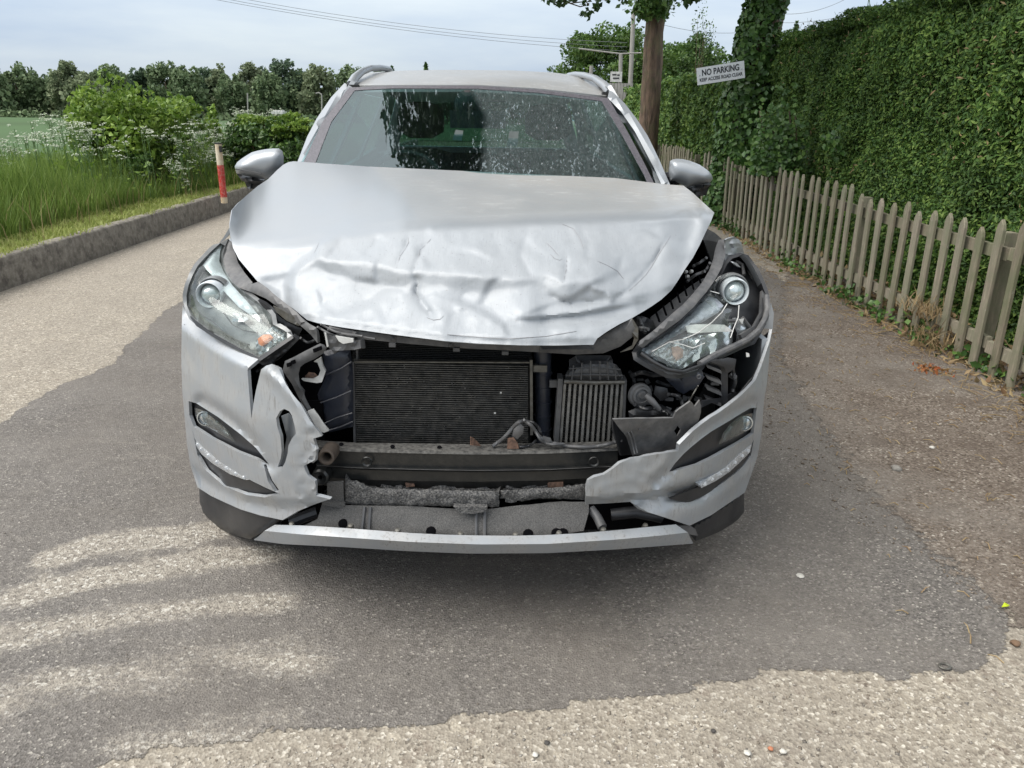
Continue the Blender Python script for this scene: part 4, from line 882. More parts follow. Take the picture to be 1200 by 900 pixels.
CRE = [('392,276 375,286 368,300 346,316 336,334 338,358', .014, 6, 's'), ('484,318 490,330 487,344 500,362 510,374', .016, 5, 'r'), ('479,277 476,290 468,302 464,316', .007, 3, 'r'), ('505,282 494,292 488,308 483,320', .009, 3, 'r'),
       ('525,350 548,357 570,368 590,380 598,396', -.012, 5, 's'), ('600,375 640,372 680,368 745,356', .012, 4, 's'), ('612,384 660,381 700,379 745,366', -.012, 5, 's'), ('664,300 664,318 660,332', .010, 3, 'r'),
       ('785,276 772,296 760,316 737,340 716,354', .009, 3, 'r'), ('620,266 610,300 622,322 660,333', .008, 7, 'r'), ('446,276 436,290 425,300', .005, 3, 'r'), ('690,336 712,342 720,356', -.010, 5, 'r'), ('404,275 396,290 380,306', .006, 5, 'r'),
       ('372,334 380,350 372,372', .006, 6, 'r'), ('808,240 818,262 806,300', .014, 9, 's'), ('640,345 655,352 668,356 712,352', .010, 4, 'r'), ('300,262 330,300 352,372', .006, 16, 's'), ('676,262 690,285 688,310', .005, 6, 'r'), ('730,300 724,322 738,338', .006, 5, 'r')]
def creases(x, y):
    o = np.zeros_like(x)
    for s, a, w, k in CRE:
        d, sg_, T = dist(x, y, poly(s), False, True); fade = np.clip(np.minimum(T, 1-T)*5+.15, 0, 1)
        o += 1.35*a*fade*(np.exp(-d/w) if k == 'r' else np.tanh(sg_*d/(w*.5))*np.exp(-(d/(w*4.5))**2)*.7)
    return o
def vnoise(x, y, s, o=0): return np.array([noise.noise(Vector((a/s, b/s, o))) for a, b in zip(x, y)])
_fr = np.random.default_rng(11); FS = np.column_stack([_fr.uniform(285, 810, 46), _fr.uniform(262, 402, 46)]); FGr = _fr.uniform(-.00032, .00032, (46, 2)); FH = _fr.uniform(-.003, .003, 46)
def facets(x, y):
    dx = x[:, None]-FS[:, 0]; dy = y[:, None]-FS[:, 1]; d = np.sqrt((dx*.8)**2+(dy*1.35)**2); w = np.exp(-(d-d.min(1)[:, None])/2.6)
    return (w*(FH+FGr[:, 0]*dx+FGr[:, 1]*dy)).sum(1)/w.sum(1)
def hood_surf(x, y, off=0):
    Y = np.zeros_like(x); k = 0
    for dx in (-5, 0, 5):
        for dy in (-3, -1.5, 0, 1.5, 3): Y += hoodY0(x+dx, y+dy*(1+2.2*np.exp(-((y-cR(x))/9)**2))); k += 1
    Y /= k
    fr = np.clip((y-cR(x))/14, 0, 1)
    Y += creases(x, y)*np.clip((y-cR(x)+8)/14, 0, 1)
    Y += fr*(facets(x, y)+np.abs(vnoise(x, y, 18, 5))*.003+vnoise(x, y, 7, 7)*.0006) + (1-fr)*vnoise(x, y, 70, 9)*.004
    return P(x, y, Y+off)
HOOD = poly('344,189 428,195 560,201 640,205 720,208.5 780,216 801,217.5 812,226 837,249 833,260 827,272 820,287 812,302 803,315 795,328 787,340 775,351 762,360 740,373 725.5,380 712,388 700,396.5 695.5,404 650,404.8 610,404.6 560,402.5 520,399.5 460,392 400,383.5 372,378.5 360,375 344,362 320,346 302,330 291,317 280,304 273,290 269.6,275 269.5,262 272,246 279,238 290,228 302,218 314,210 325,199 332,193 338,190')
def scuff(x, y):
    d = dist(x, y, HOOD, True); return np.clip((y-cR(x)-2)/12, 0, 1)*np.clip(.35+.9*np.exp(-((x-520)/230)**2), 0, 1)
def dustf(x, y):
    b = np.clip((x-430-(y-200)*.75+22*vnoise(x, y, 22, 3))/26, 0, 1)*np.clip((cR(x)+2-y)/10, 0, 1)
    return b*np.clip(.42+.35*(x-500)/300+.9*np.exp(-((y-cT(x))/13)**2)*np.clip((x-520)/160, 0, 1), 0, 1)
def hem(x, y):
    e = poly('360,375 400,383.5 460,392 520,399.5 610,404.6 700,404'); d = dist(x, y, e); return .012*np.clip(1-d/7.5, 0, 1)**.7
hood = panel('bonnet', HOOD, hood_surf, PW, car, step=3.0, thick=.0035, angle=65, attrs={'scuff': scuff, 'dust': dustf}, push=hem)
hood['label'] = 'crumpled silver bonnet, buckled and scraped along its front'
for s in ('786,276 780,286 772,298 764,312 757,322 748,331 737,341', '664,300 664,308 663,318 661,328', '645,298 650,303 656,305 659,303', '478,278 479,284 475,292 469,300 466,310', '505,280 499,287 492,293 490,304 485,314', '374,284 371,291 368,297', '658,262 672,268 680,280 684,292', '640,284 648,292 655,300',
          '700,306 712,311 724,318 731,327', '500,372 508,375 516,374 520,370', '524,392 560,395 596,397 640,394 676,388'):
    q = np.array(resample(poly(s)+poly(s)[::-1], 3)); q = q[:len(q)//2]; mb = MB(); v = hood_surf(q[:, 0], q[:, 1], -.0008); mb.tube(v, [.0003]+[.0008]*(len(v)-2)+[.0003], 4); sub_ = mb.build('paint_crack', M['crack'], car); sub_.parent = hood; sub_.location = Vector(WL[sub_.name])-Vector(WL[hood.name])
# inner frame of the bonnet showing below its edge
panel('bonnet_frame', '384,384 420,388 480,396 540,401 610,405 690,405 700,397 714,388 728,380 741,373 746,384 741,395 727,406 707,414 675,415.5 610,411.5 540,408 480,403 420,397 395,391', lambda x, y, o=0: P(x, y, 1.985+.0008*np.abs(x-560)**1.0*.12+o+.002*vnoise(x, y, 14)), M['trim_plastic'], car, step=7, thick=.02, dome=.01, domew=6)
panel('bonnet_frame_edge', '741,373 748,384 748,398 741,409 727,413 741,405 743,396 738,386', flat(2.0), M['alu'], car, step=6, thick=.006, dome=.01)
for x_ in (460, 535, 592): 
    mb = MB(); mb.box(P(x_, 404+(x_-460)*.07, 1.97), (.018, .012, .010)); mb.build('clip', M['grey_plastic'], car, False)

# ---- bumper skin: plan curve with moulded creases
def bumpY(x, y, off=0, y0=1.80):
    Y = np.full(np.shape(x), 2.0)
    for _ in range(70):
        p = P(x, y, Y); u = np.abs(p[..., 0]-XC(p[..., 1])); tuck = .10*np.clip((.62-p[..., 2])/.35, 0, 1)**2*-1
        Y = Y*.4+.6*(y0+.50*(np.minimum(u, .86)/.93)**3.2+1.05*np.clip(u-.86, 0, .25)-tuck*.35+.05*np.clip((p[..., 2]-.62)/.3, 0, 1)+off)
    return Y
def bsurf(x, y, off=0): return P(x, y, bumpY(x, y, off))


def ed(s, w, d_): pl = poly(s); return lambda x, y: d_*np.clip(1-dist(x, y, pl)/w, 0, 1)
def below(s, w, d_, sign=1):
    pl = poly(s)
    def g(x, y):
        d, sg_, T = dist(x, y, pl, False, True); return d_*np.clip(sg_*sign*d/w, 0, 1)*np.exp(-(d/20)**2)*np.clip(np.minimum(T, 1-T)*8, 0, 1)
    return g
def summ(*fs): return lambda x, y: sum(f(x, y) for f in fs)
LB = poly('214,358 219,368 224,375 232,380.5 250,393 265,401 280,409 292,414.5 304,420 291,431 290,434 291.5,455 293,473 294.5,491 297,473 300,457 306,433 312,428.5 319,426.5 327,432 335,450 343,462 352,473 363,492 377,511 367,514 370,522 371,532 369,539 356,546 358,552 361,557 369,564 371,575 370,581 387,585 380,587 366,592 349,599 331,609.5 305,604 282,597 264,589 247,581 231.5,571 227,557 223,545 219,520 216,485 213.5,457 212.5,420 213,380')
LF = '221,470 230,472.5 256,489 282,509 300,525 316,545 300,538 277,529 247,513 227,500 222,487'
LL = '225,501 228,514 238,524 258,541 280,555 296,564 310,571 327,578.5 310,583 289,580 263,570 242,552 231.5,534'
LT = '323.5,490 328,482 333,479 339,482 342,487 345,498 347,508 342,514 338,522 337,532 334,542 331,547.5 325.5,547 329,537 330,528 328.5,511 325,500'
LC = '309,544.5 312,544 315,553 319,563 327,574.5 327,577 322,576 314,564'
lp_ = summ(ed('213,360 219,368 232,380 250,393 280,409 304,420', 15, .040), below('190,515 222,538 246,556 285,578 330,586 385,583 440,580', 10, .030, 1),
           ed('236,470 256,482 284,504 303,523 318,546', 10, .020), 
           ed('307,430 330,452 352,480 363,500', 8, -.012), lambda x, y: np.clip((x-335)/30, 0, 1)*(.010*vnoise(x, y, 6, 3)+.006*vnoise(x, y, 3, 8))*np.clip((y-500)/20, 0, 1))
fb = panel('front_bumper', LB, bsurf, M['paint_scr'], car, holes=[LF, LL, LT, LC], step=4.5, thick=.010, push=lp_, angle=34)
fb['label'] = 'torn silver bumper half with a vertical split and a ragged hole, below the intact headlight'
RB = poly('905,386 903,398 899,448 897,460 895.5,469 894,490 892,511 888,533 883,549 878,563 873,577 855,589 833,604 808,616 790,610 759,600 740,589 738,588 710,590 686,591 686.5,576 688,563 697,559 708,556 717,550 726,543 740,537 765,533 795,528.5 796,521 803,514 812,505 822,497 833,489 843,483 854,475 864,467 875,457 885,446 891,432 897,415 902,400')
RF = '887,477.5 879,478.5 866,486 855,493 843,500 833,506 822,514 811,523 801,532 791,543 784,553 800,549.5 817,545 834,537 850,528 868,518 883,508'
RL = '883.5,515 880,522 866,535 850,553 833,565 817,571 800,577 787,582.5 797,585 808,587 822,581 838,572 851,563 864,553 873,544 880,534'
rp_ = summ(below('660,584 686,583 720,581 760,577 787,571 806,565 840,552', 7, .050, 1), ed('880,471 866,478 843,493 822,506 801,524 782,552 768,566', 9, .018), below('890,467 866,474 843,489 822,503 803,520 784,548 768,566', 7, .014, -1),
           below('893,520 884,545 862,566 820,590 808,592 770,586', 10, .020, 1), lambda x, y: np.clip((800-x)/20, 0, 1)*.005*vnoise(x, y, 9, 3))
fb = panel('front_bumper', RB, bsurf, M['paint_scr'], car, holes=[RF, RL], step=4.5, thick=.010, push=rp_, angle=34)
fb['label'] = 'broken silver bumper half ending in a jagged tongue, below the smashed headlight'
panel('bumper_tip', '904,356 907,367 905.5,386 889,384 898,379 902,370', lambda x, y, o=0: P(x, y, 2.32+o), M['paint'], car, step=5, thick=.01)
# returns of the bumper round the corners
for sx, pl in ((-1, '213,380 213.5,457 216,485 223,545 231.5,571'), (1, '903,398 897,460 892,511 883,549 873,577')):
    q = np.array(poly(pl)); a = bsurf(q[:, 0]-sx*2.5, q[:, 1], .008); b_ = a.copy(); b_[:, 1] += .22; b_[:, 0] += -sx*.012; c_ = a.copy(); c_[:, 1] += .46; c_[:, 0] += -sx*.03
    c2_ = c_.copy(); c2_[:, 0] -= sx*.02; a2 = a.copy(); a2[:, 0] -= sx*.02; loft('bumper_return', [a, b_, c_, c2_, a2], M['paint'], car, close=True)

# fog lamp recesses, lamps, led strips
def recess(nm, pl, off, mat, **k): return panel(nm, pl, lambda x, y, o=0: bsurf(x, y, off+o), mat, car, **k)
for fo, lo, lamp, le in ((LF, LL, '228,478 236,480 246,487 258,496 268,506 275,518 262,511 248,503 234,495 229,487', '229,515 238,524 258,540 278,552 294,562 288,562.5 270,556 250,544 236,532 230,523'),
                         (RF, RL, '884,484 876,485 866,489 856,497 848,507 842,521 852,517 864,511 874,506 882,501', '881,521 868,531 850,548 833,558 821,569 822,572 840,563 855,553 868,541 879,530')):
    rc = recess('fog_recess', [(min(max((x-np.mean([p[0] for p in poly(fo)]))*1.10+np.mean([p[0] for p in poly(fo)]), 218), 891), (y-np.mean([p[1] for p in poly(fo)]))*1.12+np.mean([p[1] for p in poly(fo)])) for x, y in poly(fo)], .026, M['black_plastic'], step=7, thick=.006)
    rl = recess('lower_grille_insert', [(min(max((x-np.mean([p[0] for p in poly(lo)]))*1.04+np.mean([p[0] for p in poly(lo)]), 223), 886), (y-np.mean([p[1] for p in poly(lo)]))*1.08+np.mean([p[1] for p in poly(lo)])) for x, y in poly(lo)], .020, M['black_plastic'], step=7, thick=.006)
    fl_ = recess('fog_lamp', lamp, .020, M['lamp_grey'], step=5, thick=.01, dome=.012, domew=5)
    cx_ = np.mean([p[0] for p in poly(lamp)]); cy_ = np.mean([p[1] for p in poly(lamp)])
    s_ = -1 if cx_ < 500 else 1
    o = panel('reflector', [(cx_+a*s_*1.0, cy_+b) for a, b in ((2, -10), (16, -9), (15, 3), (4, 6), (-4, 8), (-2, -2))], lambda x, y, o=0: bsurf(x, y, .012+o+.006*np.sin(x*1.3)), M['chrome'], fl_, step=3, thick=.003) if False else None
    mb = MB(); c = bsurf(np.array([cx_+s_*8.0]), np.array([cy_-6.0]), .016)[0]; mb.lathe(c, (0, -1, 0), [(0, .004), (.016, .002), (.024, -.004), (.026, .004), (.022, .005)], 16); mb.build('reflector', M['chrome'], fl_)
    o = recess('lens', lamp, .004, M['lens_dark'], step=5, thick=.002, dome=.008, domew=6)
    o.parent = fl_; o.location = Vector(WL[o.name])-Vector(WL[fl_.name])
    st = recess('daytime_running_light', le, .000, M['led'], step=4, thick=.02, dome=.004, domew=3)
    q = poly(le); 
    for k in range(7):
        t = (k+.5)/7; h = len(q)//2; i = t*(h-1); j = int(i); f = i-j
        top = (q[j][0]*(1-f)+q[j+1][0]*f, q[j][1]*(1-f)+q[j+1][1]*f); dn = q[::-1]; i2 = t*(len(q)-h-1); j2 = int(i2); f2 = i2-j2; bt = (dn[j2][0]*(1-f2)+dn[j2+1][0]*f2, dn[j2][1]*(1-f2)+dn[j2+1][1]*f2)
        c = bsurf(np.array([(top[0]+bt[0])/2]), np.array([(top[1]+bt[1])/2]), -.001)[0]; mb = MB(); mb.lathe(c, (-.2*s_, -1, .1), [(0, .001), (.005, .0005), (.0065, -.002)], 8); mb.build('led_cell', M['led'], st)
# black corner valances
recess('corner_valance', '233,565 247,573 264,582 282,590 305,597 338,603 312,621 293,632 268,625 256,619 247,612 238,601 234,588', .04, M['black_plastic'], step=4, thick=.02, dome=.02, domew=8)
recess('corner_valance', '872,573 872,600 866,608 857,615 845,622 832,628 815,634 806,624 796,615 810,616.5 835,599 855,586', .04, M['black_plastic'], step=4, thick=.02, dome=.02, domew=8)
recess('scraped_flap', '790,617 808,615.5 815,620 818,628 806,626', .004, M['grey_plastic'], step=5, thick=.004)
# silver lower lip
LX = lambda s: np.array(poly(s))
def row(s, off, z=0, n=46):
    a = LX(s); x = np.linspace(a[0, 0], a[-1, 0], n); y = np.interp(x, a[:, 0], a[:, 1]); v = bsurf(x, y, off); v[:, 2] += z; return v
lipA = '322,615 360,616 400,618.5 440,621.5 480,624.5 520,626.5 560,627.5 600,627.8 640,627 680,624.8 720,621.5 760,617.5 792,614.5'
lipB = '310,622 350,626 400,629.5 480,635 560,638 640,637.5 720,632.5 770,628 806,624'
lipC = '298,633 330,637.5 400,641 480,646 550,648.8 640,648.3 720,644 780,639.5 812,637'
rA = row(lipA, .035); r0 = row(lipA, .0); r1 = row(lipB, -.030); r2 = row(lipC, -.012); r3 = row(lipC, .05, .004); r4 = row(lipA, .05, -.01)
lp = loft('lower_lip', [rA, r0, r1, r2, r3, r4], M['paint_scr'], car, close=True, angle=20); lp['label'] = 'scratched silver lip along the bottom of the bumper'

# ---- behind the torn bumper
recess('torn_inner_skin', '330,488 338,484 344,492 349,506 343,516 338,528 336,545 330,546 333,530 336,512', .030, M['paint_scr'], step=4, thick=.003, push=lambda x, y: .02*np.sin((x-330)/6))
def inner(nm, pl, off, mat, **k): return recess(nm, pl, off, mat, **k)
def back(nm, pl, Y, mat, tilt=0, skew=0, **k):
    if isinstance(pl, str): pl = poly(pl)
    cx = np.mean([p[0] for p in pl]); cy = np.mean([p[1] for p in pl]); return panel(nm, pl, flat(Y, tilt, skew, cy, cx), mat, k.pop('parent', car), **k)
# dark engine bay shell
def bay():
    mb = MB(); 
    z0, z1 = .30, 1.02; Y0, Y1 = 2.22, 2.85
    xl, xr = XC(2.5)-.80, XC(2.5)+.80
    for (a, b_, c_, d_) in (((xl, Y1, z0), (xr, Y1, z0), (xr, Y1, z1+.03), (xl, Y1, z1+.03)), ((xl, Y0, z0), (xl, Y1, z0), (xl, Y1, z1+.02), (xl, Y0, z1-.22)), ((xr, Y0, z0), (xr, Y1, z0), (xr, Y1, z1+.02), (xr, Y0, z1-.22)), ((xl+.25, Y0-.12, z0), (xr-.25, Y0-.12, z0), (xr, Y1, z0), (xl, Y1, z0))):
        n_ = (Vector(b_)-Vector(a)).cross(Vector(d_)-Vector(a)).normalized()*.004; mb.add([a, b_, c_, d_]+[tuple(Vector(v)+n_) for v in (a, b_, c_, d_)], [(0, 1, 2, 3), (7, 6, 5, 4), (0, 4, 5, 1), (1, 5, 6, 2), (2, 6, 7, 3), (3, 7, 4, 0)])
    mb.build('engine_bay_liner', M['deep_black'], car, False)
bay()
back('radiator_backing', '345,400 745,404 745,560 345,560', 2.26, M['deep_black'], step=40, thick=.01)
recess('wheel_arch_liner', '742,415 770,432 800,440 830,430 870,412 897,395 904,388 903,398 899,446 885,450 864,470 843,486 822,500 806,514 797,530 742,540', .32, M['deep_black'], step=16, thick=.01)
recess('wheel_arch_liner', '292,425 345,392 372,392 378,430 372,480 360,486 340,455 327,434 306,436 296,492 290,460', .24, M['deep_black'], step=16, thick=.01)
recess('dark_backing', '318,470 378,470 378,585 345,600 318,590', .20, M['deep_black'], step=16, thick=.01)  # plain black sheet painting the shade behind the torn bumper
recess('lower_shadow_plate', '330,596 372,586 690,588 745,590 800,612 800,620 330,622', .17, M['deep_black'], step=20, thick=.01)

# condenser and radiator
def slab(nm, pl, Y, mat, th=.03, tilt=0, **k): return back(nm, pl, Y, mat, tilt, step=30, thick=th, smooth=False, **k)
rad = slab('radiator', '412,396 623,404 623,524 414,524', 2.150, M['core'], .05)
mb = MB()
for i in range(13):
    y = 399+i*2.1; a, b_ = P(414, y, 2.135), P(621, y+(1.5), 2.135); mb.box((a+b_)/2, (b_[0]-a[0], .006, .0022))
o = mb.build('cooling_fins', M['core'], rad, False); o['kind'] = 'stuff'
con = slab('condenser', '413.5,425 621,425.5 621,523 415,522', 2.10, M['core'], .022)
mb = MB(); NF = 38
for i in range(NF):
    y = 427+i*(522-427)/NF; a, b_ = P(416, y, 2.085), P(619, y+.3, 2.085); c = (a+b_)/2
    mb.box(c, (b_[0]-a[0], .012, .0030))
o = mb.build('cooling_fins', M['fin'], con, False); o['kind'] = 'stuff'
def bar(nm, x1, y1, x2, y2, Y, w, d, mat, par=None):
    a, b_ = P(x1, y1, Y), P(x2, y2, Y); ax_ = Vector(b_-a); L_ = ax_.length; mb = MB(); c = Vector((a+b_)/2)
    side = Vector((0, 1, 0)).cross(ax_).normalized()*w/2; dp = Vector((0, d, 0)); A, B_ = Vector(a), Vector(b_)
    V = [A-side, A+side, B_+side, B_-side]; V = V+[v+dp for v in V]; mb.add(V, [(0, 1, 2, 3), (7, 6, 5, 4), (0, 4, 5, 1), (1, 5, 6, 2), (2, 6, 7, 3), (3, 7, 4, 0)])
    bm_ = mb.build(nm, mat, par or car, False); return bm_
bar('side_plate', 413.5, 424, 415.5, 523, 2.075, .006, .03, M['grey_plastic'], con); bar('side_plate', 622.5, 422, 623, 510, 2.07, .008, .03, M['alu'], con)
bar('side_plate', 418, 399, 418.5, 426, 2.10, .006, .02, M['grey_plastic'], rad)
bar('top_plate', 413, 424.3, 622, 425, 2.078, .004, .02, M['alu'], con)
for cx_, cy_ in ((440, 498), (453, 452), (545, 455), (587, 460), (580, 484), (497, 447), (520, 503)):
    mb = MB(); c = P(cx_, cy_, 2.078); mb.box(c, (.006, .003, .005)); mb.build('stone_chip_mark', M['white_plastic'] if cx_ in (587, 580) else M['fin'], con, False)
mb = MB()
for _ in range(260):
    x, y = rng.uniform(417, 619), rng.uniform(428, 521); k = rng.uniform(.0008, .0026); mb.box(P(x, y, 2.079), (k*rng.uniform(1, 3), .002, k))
mb.build('debris_flecks', M['fin'], con, False)['kind'] = 'stuff'
# receiver / duct right of it
mb = MB(); mb.tube([P(636, 404, 2.12), P(636, 424, 2.12), P(636.5, 470, 2.12), P(637, 520, 2.12)], [.026, .026, .024, .024], 16); dct = mb.build('coolant_duct', M['navy_plastic'], car)
for y in (437, 453, 470, 486, 502): mb = MB(); mb.lathe(P(636.5, y, 2.12), (0, 0, 1), [(.0245, -.002), (.0275, -.002), (.0275, .002), (.0245, .002)], 18); mb.build('band', M['navy_plastic'], dct)
mb = MB(); mb.box(P(633, 431, 2.09), (.04, .02, .02)); mb.build('clamp', M['alu'], dct, False)
back('radiator_shroud', '378,412 392,408 411,411 414,440 414,500 398,504 386,507 376,482 372,462 382,440', 2.05, M['navy_plastic'], step=5, thick=.03, dome=.018, domew=10)
for s in ('380,440 400,432 412,424', '376,472 394,466 412,458', '377,498 394,490 413,484', '384,505 400,500 414,494'):
    mb = MB(); mb.tube([P(x, y, 2.035+.0*x) for x, y in poly(s)], .0028, 6); mb.build('shroud_rib', M['navy_plastic'], car)
# intercooler
ic = back('intercooler', '657,447 732,447 727,519 652,519', 2.075, M['core'], step=20, thick=.06, smooth=False)
back('end_tank', '661,446 663,438 668,431 676,426 692,422.5 710,423 722,427 728,434 731,446', 2.045, M['grey_plastic'], step=5, thick=.07, dome=.03, domew=10, parent=ic)
for s in ('663,440 695,439 730,440', '667,432 695,430 727,433', '670,445 672,428', '681,445 682,425', '692,445 692,423', '703,445 703,423', '713,445 712,424', '722,445 720,427'):
    mb = MB(); mb.tube([P(x, y, 2.042) for x, y in poly(s)], .0022, 5); mb.build('tank_rib', M['grey_plastic'], ic)
mb = MB(); mb.tube([P(661, 447, 2.05), P(695, 448.5, 2.045), P(732, 448, 2.05)], .006, 8); mb.build('crimp', M['alu'], ic)
for i in range(12):
    t = i/11; bar('cooler_tube', 662+t*68, 450, 657+t*68, 519, 2.056, .0074, .02, M['cooler'], ic)
mb = MB()
for i in range(11):
    for k in range(22):
        t = (i+.5)/11; s = k/22; x = 662+t*68-5*s; y = 451+s*68; mb.box(P(x, y, 2.072), (.010, .006, .0016), ry=.4*(-1)**k)
mb.build('cooling_fins', M['fin'], ic, False)['kind'] = 'stuff'
bar('side_plate', 657, 444, 652, 519, 2.05, .014, .05, M['grey_plastic'], ic); bar('bracket', 644, 450, 658, 450, 2.07, .022, .01, M['grey_plastic'], ic); bar('side_plate', 733, 446, 731, 490, 2.05, .008, .05, M['grey_plastic'], ic)

# ---- crash beam
def brow(s, off, n=30, z=0):
    a = LX(s); x = np.linspace(a[0, 0], a[-1, 0], n); y = np.interp(x, a[:, 0], a[:, 1]); Y = 1.935+off+.05*((x-560)/190)**2; v = P(x, y, Y); v[:, 2] += z; return v
b0 = brow('371,517 420,520 560,521.5 640,520.5 724,518', .06); b1 = brow('371,525 420,527.5 500,529.5 560,530.5 640,529.5 724,526', .0); b2 = brow('371,543 420,546 500,548 560,549 640,548 724,544', .0)
b2b = brow('371,545 420,548 500,550 560,551 640,550 724,546', -.012); b3 = brow('373,547 420,550.5 500,552.5 560,553.5 640,552.5 722,548', .004); b4 = brow('376,559 420,562 500,564 560,564.5 640,563 715,559', .004); b5 = brow('380,569 430,572 560,574 640,573 700,569', .03); b6 = b5.copy(); b6[:, 1] += .05; b7 = b0.copy(); b7[:, 2] -= .01
beam = loft('crash_beam', [b0, b1, b2, b2b, b3, b4, b5, b6, b7], M['beam'], car, close=True, angle=20)
t0 = b0.copy(); t0[:, 2] += .003; t1a = b1.copy(); t1a[:, 2] += .003; t1a[:, 1] -= .002; t1b = b1.copy(); t1b[:, 1] -= .004; t1b[:, 2] -= .004; loft('dusty_top', [t0, t1a, t1b], M['beam_dusty'], beam)
loft('ledge_edge', [b2-np.array([0, .003, 0]), b2b-np.array([0, .003, 0])], M['trim_plastic'], beam)
for x, y in ((430, 541), (696, 541)):
    mb = MB(); mb.lathe(P(x, y, 1.945), (0, -1, 0), [(.010, 0), (.014, .003), (.016, 0)], 16); mb.build('boss', M['beam'], beam)
for x, y in ((460, 523.5), (515, 524.5), (400, 521)): mb = MB(); mb.lathe(P(x, y, 1.962), (0, -.3, 1), [(0, .004), (.006, .003), (.007, 0)], 10); mb.build('bolt_hole', M['deep_black'], beam)
mb = MB(); c = P(384, 533.5, 1.925); mb.lathe(c, (0, -1, .1), [(.012, -.03), (.012, .012), (.018, .020), (.023, .018), (.024, .0), (.024, -.05)], 24); mb.build('towing_eye', stuffm('dirty_bronze_grey', (.10, .08, .065), .7, .3), car)
mb = MB(); mb.lathe(P(376, 558, 1.95), (0, -1, .1), [(.006, -.02), (.007, .01), (.020, .016), (.026, .010), (.028, -.04)], 9); q = mb.build('torn_mount', M['beam'], car)
for s, w in (('642,565 660,565 660,572 642,571', 0), ('474,563 484,562 486,570 476,571', 0)): back('rusty_bracket', s, 1.955, M['rust'], step=6, thick=.01)
back('rusty_tab', '552,522 552,512 555,513 562,520 564,523', 1.955, M['rust'], step=4, thick=.004, skew=.2); back('rusty_tab', '594,526 595,514 602,513 607,520 608,526', 1.95, M['rust'], step=4, thick=.004)
# wiring and connector over the beam
mb = MB()
def wire(s, Y, r, nm='wire_loom', m='black_plastic'):
    pts = np.array(poly(s)); t = np.linspace(0, 1, len(pts)); tt = np.linspace(0, 1, len(pts)*5); x = np.interp(tt, t, pts[:, 0]); y = np.interp(tt, t, pts[:, 1])
    for _ in range(3): x[1:-1] = (x[:-2]+x[1:-1]*2+x[2:])/4; y[1:-1] = (y[:-2]+y[1:-1]*2+y[2:])/4
    mb = MB(); mb.tube([P(a, b, Y+.006*math.sin(i*.7)) for i, (a, b) in enumerate(zip(x, y))], r, 8); return mb.build(nm, M[m], car)
wire('577,523 590,514 600,502 608,494 616,493 624,500 632,512 640,518 652,520 664,523 690,524 706,522 718,519 728,516', 1.96, .0055, m='grey_plastic')
wire('614,492 620,496 628,506 634,517 645,521 660,520', 1.95, .004, m='grey_plastic'); wire('612,494 624,494 632,502 634,510', 1.97, .0045); wire('600,520 610,524 622,522 628,516', 1.96, .0035)
back('connector', '602,503 609,496 614,500 613,508 606,515 600,511', 1.95, M['grey_plastic'], step=5, thick=.02, dome=.006, domew=4)
back('connector', '636,511 645,513 648,520 640,521 635,516', 1.95, M['grey_plastic'], step=5, thick=.015, dome=.004, domew=4)

# ---- foam absorber and lower tray
def rough(s, st=4, amp=1.1, seed=0): return [(x+amp*noise.noise(Vector((x*.35, y*.35, seed))), y+amp*1.3*noise.noise(Vector((x*.4, y*.4, seed+5)))) for x, y in resample(poly(s), st)]
fo = lambda x, y, o=0: P(x, y, 1.905+.05*((x-560)/190)**2+o+.008*vnoise(x, y, 7, 1)+.004*vnoise(x, y, 2.6, 4))
fm = panel('foam_absorber', rough('404,561 418,564 437,571.5 470,573 520,574 560,575 585,576 585,594 560,594 535,593 480,593 430,592 404,591'), fo, M['foam'], car, step=3.4, thick=.05, dome=.012, domew=5, angle=70)
fm['label'] = 'long torn block of speckled grey foam'
fm = panel('foam_absorber', rough('586,577 604,576 640,574 670,571.5 686,569 686,588 660,587 630,586.5 612,590 604,588 586,586', seed=3), lambda x, y, o=0: fo(x, y, o)+np.array([0, .012, 0]), M['foam'], car, step=3.4, thick=.04, dome=.010, domew=5, angle=70)
fm['label'] = 'shorter ragged piece of grey foam'
panel('foam_scrap', rough('531,594 560,594 571,595 571,599.5 555,602 540,602', 3, .7, 7), lambda x, y, o=0: P(x, y, 1.885+o), M['foam'], car, step=4, thick=.02)
panel('bracket_plate', '383,566 402,565 403,590 384,588', lambda x, y, o=0: P(x, y, 1.94+o), M['tray'], car, step=8, thick=.01)
panel('bracket_plate', '376,586 404,590 404,596 378,592', lambda x, y, o=0: P(x, y, 1.93+o), M['tray'], car, step=8, thick=.01)
def tray(x, y, o=0):
    x = np.asarray(x, float); edge = np.interp(x, LX(lipA)[:, 0], LX(lipA)[:, 1]); base = bumpY(x, y, .0); return P(x, y, base+.045+np.clip((edge-y)/30, 0, 1.2)*.055+o)
lt = panel('lower_tray', rough('378,588 400,592 480,593 560,598 610,592 660,588 690,588 690,600 684,622 640,630 560,631 480,628 400,622 352,618 372,608', 8, .4), tray, M['tray'], car, step=6, thick=.01, push=lambda x, y: .004*vnoise(x, y, 12, 3))
for a, b_ in (((427, 594), (424, 621)), ((434, 594), (432, 622)), ((558, 599), (558, 629)), ((568, 599), (568, 629))):
    p0, p1 = tray(np.array([a[0], b_[0]]), np.array([a[1], b_[1]]), -.006); mb = MB(); mb.tube([p0, p1], .0045, 6); mb.build('tray_rib', M['grey_plastic'], lt)
for x, y in ((402, 614), (505, 623), (619, 626), (652, 625), (660, 625)):
    mb = MB(); c = tray(np.array([x]), np.array([y]), -.003)[0]; mb.lathe(c, (0, -1, .5), [(0, 0.004), (.012, .003), (.015, -.003)], 12); mb.build('drain_hole', M['deep_black'], lt)
